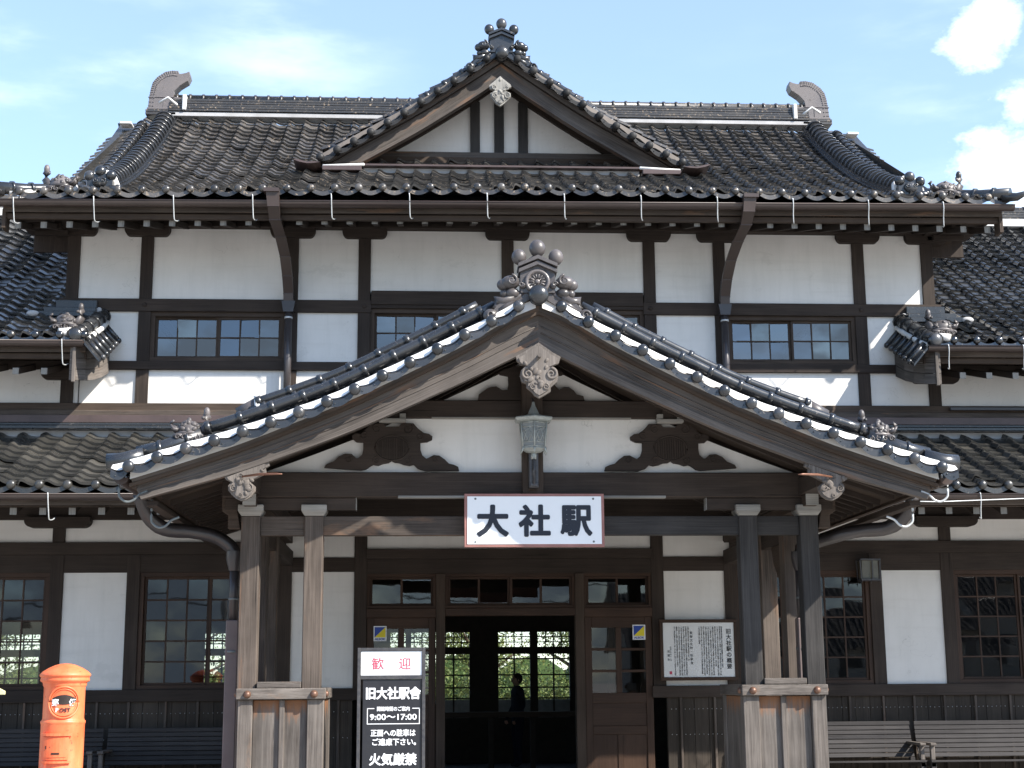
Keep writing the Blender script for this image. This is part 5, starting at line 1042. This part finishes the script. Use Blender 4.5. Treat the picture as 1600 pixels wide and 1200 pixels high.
o = MB(); o.box(-.045, .045, .0, .12, -.46, -.12); o.tube([(-.0, -.01, -.13), (-.0, -.03, -.30), (0, -.01, -.43)], .018, 8); o.box(-.035, .035, -.02, 0, -.45, -.42); o.tube([(0, 0, .36), (0, .1, .42)], .012, 6); o.build('lantern_bracket', 'frame_metal', ln, .004)
# small wall lantern
sl = empty('wall_lantern', (4.42, -.14, 2.87), 'small yellowed glass lantern on the post beside the right lower window', 'lantern')
o = MB()
for x, y in ((-.115, -.1), (.115, -.1), (-.115, .06), (.115, .06), (0.02, -.12)): o.bar((x, y, -.11), (x * 1.08, y, .13), .014, .014)
o.box(-.125, .125, -.13, .07, .12, .14); o.box(-.12, .12, -.125, .065, -.125, -.105); 
for x in (-.11, 0, .11): o.tube([(x, -.1, -.12), (x * 1.1, -.12, -.165)], [.008, .002], 5)
o.build('lantern_frame', 'frame_metal', sl); o = MB(); o.box(-.10, .10, -.09, .05, -.10, .12); o.build('lamp_glass', 'lamp_amber', sl)

# security stickers ------------------------------------------------------
for x, z, lab in ((-1.575, 2.142, 'blue and yellow square sticker on the left door pane above the standing sign'), (1.575, 2.142, 'blue and yellow square sticker on the right door pane near the notice board')):
    st = empty('security_sticker', (x, -.016, z), lab, 'sticker', 'security stickers on the station doors')
    o = MB(); o.box(-.078, .078, -.003, .003, -.09, .09); o.build('sticker_sheet', 'white_paint', st)
    o = MB(); o.add([(-.066, -.0045, .078), (-.066, -.0045, -.045), (.066, -.0045, .078)], [(0, 1, 2)]); o.build('blue_half', 'blue', st); o = MB(); o.add([(.066, -.0045, .078), (-.066, -.0045, -.045), (.066, -.0045, -.045)], [(0, 1, 2)]); o.build('yellow_half', 'yellow', st)
    o = MB(); text(o, 'ALSOK', 0, -.005, -.066, .036, .001, width=.125); o.build('lettering', 'blue', st)

# notice board ------------------------------------------------------
nbd = empty('notice_board', (2.29, -.10, 1.925), 'framed white notice with columns of small Japanese writing on the right entrance wall', 'notice board')
o = MB(); o.box(-.475, .475, -.02, .02, -.365, -.325); o.box(-.475, .475, -.02, .02, .325, .365); o.box(-.475, -.435, -.019, .019, -.325, .325); o.box(.435, .475, -.019, .019, -.325, .325); o.build('frame', 'wood_red', nbd, .003)
o = MB(); o.box(-.44, .44, -.006, .012, -.33, .33); o.build('paper', 'paper', nbd)
def column(mb, s_, x, z0, pitch, size, y=-.008, bold=0.0):
    for i, ch in enumerate(s_):
        if ch == '　': continue
        text(mb, ch, x, y, z0 - pitch * i, size, bold, center=False)
o = MB(); column(o, '旧大社駅の概要', .37, .215, .070, .066, bold=.0012)
body = '旧大社駅は明治四十五年の国鉄大社線開通により開業し出雲大社の門前町の表玄関として利用された。現在の駅舎は大正十三年二月に新しく竣工した二代目であり木造平屋建瓦葺の建物で中央の屋根には千鳥破風を設け内部の天井は高く大正風の灯具が下がる。'
heads = [(.285, 0, 28), (.262, 0, 33), (.234, 0, 33), (.206, 0, 27), (.178, 0, 33), (.150, 0, 33), (.122, 0, 33), (.094, 0, 32), (.066, 0, 33), (.038, 0, 32), (.010, 0, 12), (-.125, 0, 23), (-.153, 0, 33), (-.181, 0, 33), (-.209, 0, 33), (-.237, 0, 33), (-.265, 0, 27), (-.293, 0, 33)]
p = 0
for x, _, n in heads:
    sgm = ''.join(body[(p + i) % len(body)] for i in range(n)); p += n; column(o, sgm, x, .27, .0178, .0175)
column(o, '重要文化財・旧駅舎', -.09, .20, .045, .036); column(o, '平成十六年十一月', -.345, .03, .022, .018); column(o, '出雲市', -.372, -.02, .05, .032)
o.build('lettering', 'ink_grey', nbd); o = MB(); o.box(-.365, -.335, -.009, -.006, -.29, -.255); o.build('seal', 'red_ink', nbd)

# standing sign ------------------------------------------------------
ss = empty('standing_sign', (-1.345, -4.1, 0.0), 'tall black standing sign with white header reading 歓迎 before the left door', 'sign')
o = MB(); o.box(-.315, -.285, -.03, .03, .0, 1.89); o.box(.285, .315, -.03, .03, .0, 1.89); o.box(-.285, .285, -.028, .028, 1.86, 1.889); o.box(-.285, .285, -.027, .027, 1.60, 1.635); o.box(-.285, .285, -.027, .027, .30, .34); o.box(-.40, .40, -.25, .25, .0, .03); o.build('frame', 'frame_metal', ss, .003)
o = MB(); o.box(-.283, .283, -.016, .016, 1.637, 1.857); o.build('header_panel', 'sign_white', ss); o = MB(); o.box(-.262, .282, -.014, .014, .34, 1.598); o.build('message_panel', 'board_black', ss)
o = MB(); text(o, '歓', -.125, -.018, 1.745, .118); text(o, '迎', .125, -.018, 1.745, .118); o.build('header_lettering', 'red_ink', ss)
o = MB(); y = -.016
text(o, '旧大社駅舎', .02, y, 1.474, .115, .0042, width=.50); text(o, '開館時間のご案内', 0.02, y, 1.332, .044, .0012, width=.30); text(o, '9:00〜17:00', .02, y, 1.258, .072, .002, width=.43)
for a in ((-.222, -.215, 1.20, 1.336), (.258, .265, 1.20, 1.336), (-.222, .265, 1.193, 1.20), (-.222, -.155, 1.332, 1.339), (.195, .265, 1.332, 1.339)): o.box(a[0], a[1], -.018, -.013, a[2], a[3])
text(o, '正面への駐車は', .02, y, 1.115, .066, .002, width=.41); text(o, 'ご遠慮下さい。', .03, y, 1.034, .066, .002, width=.40); text(o, '火気厳禁', .02, y, .878, .112, .0038, width=.43); o.build('lettering', 'white_paint', ss)

# post box ------------------------------------------------------
pb = empty('post_box', (-4.24, -4.5, 0.51), 'round orange-red pillar post box with domed cap in front of the station', 'post box')
o = MB(); prof = [(.0, 1.352), (.05, 1.348), (.10, 1.335), (.16, 1.308), (.21, 1.277), (.236, 1.252), (.240, 1.240), (.236, 1.228), (.226, 1.222), (.228, 1.205), (.232, 1.195), (.226, 1.182), (.208, 1.172), (.203, 1.150), (.204, 1.143), (.197, 1.135), (.193, 1.125), (.193, .835), (.197, .82), (.208, .81), (.210, .795), (.206, .785), (.203, .775), (.203, .10), (.22, .08), (.22, .0)]
o.lathe(prof, (0, 0, 0), 'z', 48); o.build('body', 'post_red', pb)
o = MB(); fy = lambda x: -math.sqrt(max(0, .196 ** 2 - x * x)); ca = -.62    # plate faces a little to the left of the camera
def on(a, z, r=.198): return (r * math.sin(a), -r * math.cos(a), z)
A0 = .20
def plate(mb, pts, r): mb.add([on(A0 + a, z, r) for a, z in pts] + [on(A0 + a, z, r - .02) for a, z in pts], [tuple(range(len(pts)))] + [(i, i + len(pts), (i + 1) % len(pts) + len(pts), (i + 1) % len(pts)) for i in range(len(pts))])
ring = [on(A0 + .145 / .195 * math.cos(t), .985 + .145 * math.sin(t), .200) for t in [2 * math.pi * i / 40 for i in range(41)]]
o.tube(ring, .010, 8); ring = [on(A0 + .124 / .195 * math.cos(t), .985 + .124 * math.sin(t), .198) for t in [2 * math.pi * i / 40 for i in range(41)]]; o.tube(ring, .006, 6); o.build('emblem_ring', 'post_red', pb)
o = MB(); top = [(x / .195, .985 + .035 + .036 * math.cos(x / .122 * math.pi / 2)) for x in [-.122 + .244 * i / 16 for i in range(17)]]; bot = [(x / .195, .985 - .040 * max(0, math.cos(x / .1221 * math.pi / 2)) ** .6 + .02) for x in [.122 - .244 * i / 16 for i in range(17)]]
for i in range(16): o.add([on(A0 + top[i][0], top[i][1], .1985), on(A0 + top[i + 1][0], top[i + 1][1], .1985), on(A0 + bot[15 - i][0], bot[15 - i][1], .1985), on(A0 + bot[16 - i][0], bot[16 - i][1], .1985)], [(0, 1, 2, 3)[::-1]], None, True)
o.build('letter_slot', 'post_dark', pb)
def curved_text(mb, txt, a_c, z_c, size, width, bold, r):
    vs, fs = glyphs(txt, size, bold); x0, x1 = min(v[0] for v in vs), max(v[0] for v in vs); z0, z1 = min(v[1] for v in vs), max(v[1] for v in vs); k = width / (x1 - x0)
    mb.add([on(a_c + (v[0] - (x0 + x1) / 2) * k / r, z_c + v[1] - (z0 + z1) / 2, r + v[2]) for v in vs], fs)
o = MB(); curved_text(o, '郵', A0 - .40, .985, .07, .066, .0016, .2005); curved_text(o, '便', A0 + .40, .985, .07, .066, .0016, .2005); curved_text(o, 'P', A0 - .30, .915, .055, .026, .0015, .2005); o.build('lettering_white', 'white_paint', pb)
o = MB(); curved_text(o, 'OST', A0 + .07, .915, .05, .10, .001, .2005); o.build('lettering_black', 'ink', pb)
o = MB(); 
def qd(mb, a0, a1, z0, z1, r0, r1):
    n = 8
    for i in range(n):
        p, q = a0 + (a1 - a0) * i / n, a0 + (a1 - a0) * (i + 1) / n
        mb.hexa([on(p, z0, r1), on(q, z0, r1), on(q, z0, r0), on(p, z0, r0), on(p, z1, r1), on(q, z1, r1), on(q, z1, r0), on(p, z1, r0)])
qd(o, -.80, .50, .455, .665, .19, .218); qd(o, -.72, .40, .480, .645, .217, .223); qd(o, -.84, .62, .675, .700, .19, .232); qd(o, -.82, .60, .425, .445, .19, .230); o.build('collection_door', 'post_red', pb)
o = MB(); qd(o, -.22, .12, .505, .522, .222, .226); qd(o, -.52, -.48, .555, .585, .222, .226); o.build('door_slots', 'post_dark', pb)
o = MB(); o.lathe([(.0, .0), (.34, 0), (.34, -.10), (.42, -.12), (.42, -.55), (0, -.55)], (0, 0, 0), 'z', 32, sharp=True); o.build('concrete_base', 'stone', pb); pb.scale = (.925,) * 3; pb.rotation_euler.z = .02

# benches ------------------------------------------------------
def bench(x0, x1, y, label):
    b = empty('bench', ((x0 + x1) / 2, y, .2), label, 'bench', 'slatted benches along the station wall'); w = (x1 - x0) / 2 - .015
    o = MB()
    for i in range(6): o.box(-w, w, -.38 + i * .072, -.38 + i * .072 + .062, .415 - i * .004, .435 - i * .004)
    o.build('seat', 'wood_bench', b, .003); o = MB()
    for i in range(8):
        t = i / 7; yy = .05 + .13 * math.sin(t * 1.35); z = .455 + i * .052; t2 = (i + .86) / 7; y2 = .05 + .13 * math.sin(t2 * 1.35); z2 = .455 + (i + .86) * .052
        o.hexa([(-w, yy, z), (w, yy, z), (w, yy + .018, z), (-w, yy + .018, z), (-w, y2, z2), (w, y2, z2), (w, y2 + .018, z2), (-w, y2 + .018, z2)])
    o.build('backrest', 'wood_bench', b, .003)
    for s in (-1, 1):
        x = s * (w - .035); o = MB(); o.box(x - .03, x + .03, -.36, -.30, 0, .42); o.box(x - .03, x + .03, .02, .08, 0, .45); o.box(x - .029, x + .029, -.36, .08, .36, .41); o.build('leg', 'wood_bench', b, .004)
        o = MB(); o.box(x - .025, x + .025, -.345, -.295, .437, .60); o.box(x - .035, x + .035, -.38, .16, .60, .632); o.build('armrest', 'wood_grey', b, .006)
    return b
bench(2.95, 4.79, -.48, 'grey slatted bench between the porch pedestal and the small right-hand planter'); bench(4.80, 7.2, -.52, 'grey slatted bench running out of the right edge below the far right window')
bench(-4.72, -2.95, -.48, 'grey slatted bench between the post box and the left porch pedestal'); bench(-7.1, -4.74, -.48, 'grey slatted bench at the far left behind the post box')

# flower planters and the little yellow board at the edges
for i, (x, mm, lab) in enumerate(((4.62, 'flower_purple', 'purple flowers in a planter at the bottom right before the benches'), (5.25, 'flower_red', 'magenta flowers in a planter at the bottom right before the far bench'))):
    f = empty('flower_planter', (x, -1.55, -.07), lab, 'planter', 'flower planters before the right benches'); o = MB(); o.box(-.3, .3, -.1, .1, .30, .48); o.build('planter_box', 'white_paint', f, .01)
    o = MB(); 
    for k in range(120): x_, y_, z_ = R.uniform(-.28, .28), R.uniform(-.09, .09), .48 + R.random() * .12; a = R.random() * 6; o.add([(x_, y_, z_), (x_ + .03 * math.cos(a), y_ + .03 * math.sin(a), z_ + .02), (x_ + .01, y_ + .01, z_ + .045)], [(0, 1, 2)])
    o.build('foliage', 'leaf', f); o = MB()
    for k in range(9): o.ball((-.25 + .5 * R.random(), -.06 + R.uniform(-.03, .03), .60 + R.random() * .035), .022, 1, 1, .7, 8)
    o.build('blossoms', mm, f); o = MB(); o.box(-.25, .25, -.08, .08, .0, .30); o.build('planter_stand', 'stone', f)
yb = empty('guide_board', (-4.645, -5.0, .015), 'corner of a pale yellow board at the left edge beside the post box', 'sign')
o = MB(); o.prism([(-.5, 1.48), (.02, 1.48), (.02, 1.51), (-.03, 1.535), (-.5, 1.56)], -.02, .02); o.build('board', 'yellow_board', yb, .003); o = MB(); o.box(-.30, -.26, -.02, .02, .0, 1.48); o.build('post', 'wood_brown', yb)

# person inside, by the rear windows ------------------------------------------------------
def person(x, y, z, face, label, h=1.58):
    e = empty('person', (x, y, z), label, 'person'); k = h / 1.7; me = bpy.data.meshes.new('body')
    V = [(0, 0, .92), (0, 0, 1.10), (0, 0, 1.28), (0, .0, 1.42), (0, -.01, 1.50), (-.09, 0, .88), (-.10, -.01, .48), (-.10, .02, .08), (-.10, -.10, .03), (.09, 0, .88), (.10, -.03, .48), (.10, .0, .08), (.10, -.12, .03),
         (-.18, 0, 1.38), (-.23, .02, 1.12), (-.19, -.12, .93), (-.18, -.16, .86), (.18, 0, 1.38), (.23, .02, 1.12), (.19, -.12, .93), (.18, -.16, .86)]
    E_ = [(0, 1), (1, 2), (2, 3), (3, 4), (0, 5), (5, 6), (6, 7), (7, 8), (0, 9), (9, 10), (10, 11), (11, 12), (3, 13), (13, 14), (14, 15), (15, 16), (3, 17), (17, 18), (18, 19), (19, 20)]
    rr = [(.16, .11), (.14, .10), (.17, .11), (.12, .09), (.055, .055), (.10, .10), (.065, .065), (.045, .05), (.04, .03), (.10, .10), (.065, .065), (.045, .05), (.04, .03), (.06, .06), (.042, .042), (.032, .032), (.03, .02), (.06, .06), (.042, .042), (.032, .032), (.03, .02)]
    me.from_pydata([tuple(c * k for c in v) for v in V], E_, []); o = bpy.data.objects.new('body', me); C.objects.link(o); o.parent = e; o.modifiers.new('Skin', 'SKIN'); me.skin_vertices  # radii below
    for i, r in enumerate(rr): me.skin_vertices[0].data[i].radius = (r[0] * k, r[1] * k)
    me.skin_vertices[0].data[0].use_root = True; o.modifiers.new('Sub', 'SUBSURF').levels = 1; me.materials.append(M['cloth'])
    hd = MB(); hd.ball((0, -.02, 1.60 * k), .085 * k, .9, 1.05, 1.25, 16); hd.ball((0, -.115 * k, 1.59 * k), .018, .8, 1, 1.2, 8); hd.ball((-.08 * k, -.01, 1.60 * k), .02, .4, .8, 1.2, 8); hd.ball((.08 * k, -.01, 1.60 * k), .02, .4, .8, 1.2, 8); hd.ball((-.03, -.098 * k, 1.615 * k), .009, n=6); hd.ball((.03, -.098 * k, 1.615 * k), .009, n=6); hd.box(-.022, .022, -.107 * k, -.1 * k, 1.548 * k, 1.555 * k)
    for s in (-1, 1):
        for q in range(5): hd.tube([(s * .18 * k, -.16 * k + q * .008 - .02, .85 * k), (s * (.18 - .004 * q) * k, -.18 * k + q * .012, (.78 + abs(q - 2) * .008) * k)], [.009, .006], 6)
    hd.build('head', 'skin', e); ha = MB(); ha.ball((0, .005, 1.625 * k), .098 * k, .95, 1.0, 1.1, 14); ha.build('hair', 'hair', e); e.rotation_euler.z = face; return e
person(.47, 6.2, .2, -1.2, 'person in dark clothes standing inside the hall, silhouetted against the rear windows', 1.46)

# ------------------------------------------------------------------ trees behind the station, wood mass
def crown(mb, cx, cy, cz, rx, rz, n, leaf=.16):
    cl = [(R.gauss(0, .5), R.gauss(0, .5), R.gauss(0, .45), .25 + R.random() * .3) for _ in range(16)]
    for i in range(n):
        c = R.choice(cl); v = Vector((R.gauss(0, 1), R.gauss(0, 1), R.gauss(0, 1))).normalized() * (c[3] * R.random() ** .4)
        p = Vector((cx + (c[0] * .8 + v.x) * rx, cy + (c[1] * .8 + v.y) * rx, cz + (c[2] * .8 + v.z) * rz)); a = Vector((R.gauss(0, 1), R.gauss(0, 1), R.gauss(0, 1))).normalized(); b = a.cross(Vector((R.gauss(0, 1), R.gauss(0, 1), R.gauss(0, 1)))).normalized()
        s = leaf * (.6 + R.random() * .8); rv = (R.random(), R.random()); mb.add([p - a * s * .5, p + b * s * .3, p + a * s * .5, p - b * s * .3], [(0, 1, 2, 3)], [[rv] * 4])
def tree(x, y, h, r, label, n=9000):
    t = empty('garden_tree', (x, y, .0), label, 'tree', 'trees beyond the platforms'); o = MB(); k = MB()
    o.tube([(0, 0, 0), (.05, 0, h * .25), (-.04, .03, h * .5), (.02, 0, h * .8)], [.16, .13, .09, .03], 8)
    for i in range(7): a = R.random() * 6.28; z = h * (.3 + .07 * i); o.tube([(0, 0, z), (math.cos(a) * r * .4, math.sin(a) * r * .4, z + .4), (math.cos(a) * r * .75, math.sin(a) * r * .75, z + .7)], [.06, .04, .015], 6)
    o.build('trunk', 'bark', t); crown(k, 0, 0, h * .60, r, h * .38, n, .065); k.build('crown', 'leaf', t); return t
for i, (x, y, h, r, lab) in enumerate(((-11.5, 17, 4.6, 2.0, 'broad green tree seen through the far left window'), (-6.8, 16, 4.4, 1.9, 'green tree seen through the window left of the porch'), (-2.6, 19, 4.8, 2.0, 'green tree seen through the left part of the doorway'), (.2, 17.5, 4.0, 1.5, 'small green tree seen through the middle of the doorway'), (3.0, 20, 4.6, 1.9, 'green tree seen through the right part of the doorway'), (7.5, 17, 4.5, 1.9, 'green tree seen through the windows right of the porch'), (12.5, 18, 4.8, 2.1, 'green tree seen through the far right window'))): tree(x, y, h, r, lab)
hg = MB()
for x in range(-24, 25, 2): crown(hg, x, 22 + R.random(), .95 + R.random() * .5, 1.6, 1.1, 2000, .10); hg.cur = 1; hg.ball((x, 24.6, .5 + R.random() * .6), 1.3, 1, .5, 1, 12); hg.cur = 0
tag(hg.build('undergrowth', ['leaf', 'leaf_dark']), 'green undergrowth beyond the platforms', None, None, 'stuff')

# ------------------------------------------------------------------ across the forecourt (seen only mirrored in the panes)
def house(x, y, w, d, hw, hr, label):
    h = empty('tiled_house', (x, y, 0), label, 'house', 'houses across the forecourt'); MB().box(-w / 2, w / 2, -d / 2, d / 2, 0, hw).build('wall', 'house_wall', h)
    o = MB(); e = .6; pr_ = [(0, hr), (d / 2 + e, hw - .25)]; tiles(o, [(a, b) for a, b in pr_], -w / 2 - e, w / 2 + e, .3, .28, jit=.3); r = o.build('roof', 'far_roof', h)
    q = MB(); q.add([(-w / 2 - e, 0, hr), (w / 2 + e, 0, hr), (w / 2 + e, -d / 2 - e, hw - .25), (-w / 2 - e, -d / 2 - e, hw - .25)], [(0, 1, 2, 3)]); q.add([(-w / 2, -d / 2, hw), (-w / 2, d / 2, hw), (-w / 2, 0, hr - .1)], [(0, 1, 2)]); q.add([(w / 2, -d / 2, hw), (w / 2, d / 2, hw), (w / 2, 0, hr - .1)], [(0, 1, 2)]); q.build('roof_back', 'house_wall', r)
    for k in range(int(w / 3)): MB().box(-w / 2 + 1 + k * 3, -w / 2 + 2.4 + k * 3, d / 2 + .0, d / 2 + .04, 1.0, 2.2).build('window', 'board_black', h)
house(16, -52, 15, 8, 3.0, 5.4, 'low tiled house mirrored in the right-hand window beside the porch'); house(33, -58, 14, 9, 4.6, 7.4, 'taller tiled house mirrored in the far right window'); house(-34, -66, 16, 8, 2.8, 4.8, 'low tiled house mirrored in the far left window')
def pole(x, y):
    p = empty('utility_pole', (x, y, 0), 'concrete utility pole with wires mirrored in the left window', 'utility pole'); MB().tube([(0, 0, 0), (0, 0, 9)], [.17, .10], 10).build('mast', 'stone', p); MB().box(-.9, .9, -.05, .05, 8.3, 8.42).build('cross_arm', 'frame_metal', p)
    o = MB()
    for i, (dx, z) in enumerate(((-.8, 8.5), (0, 8.5), (.8, 8.5), (0, 6.6), (.1, 5.6))): o.tube([(dx - 40, 3, z + .6), (dx - 20, 1.5, z - .7), (dx, 0, z), (dx + 20, -1.5, z - .8), (dx + 40, -3, z + .4)], .03, 4)
    o.build('wires', 'frame_metal', p)
pole(-9, -46)
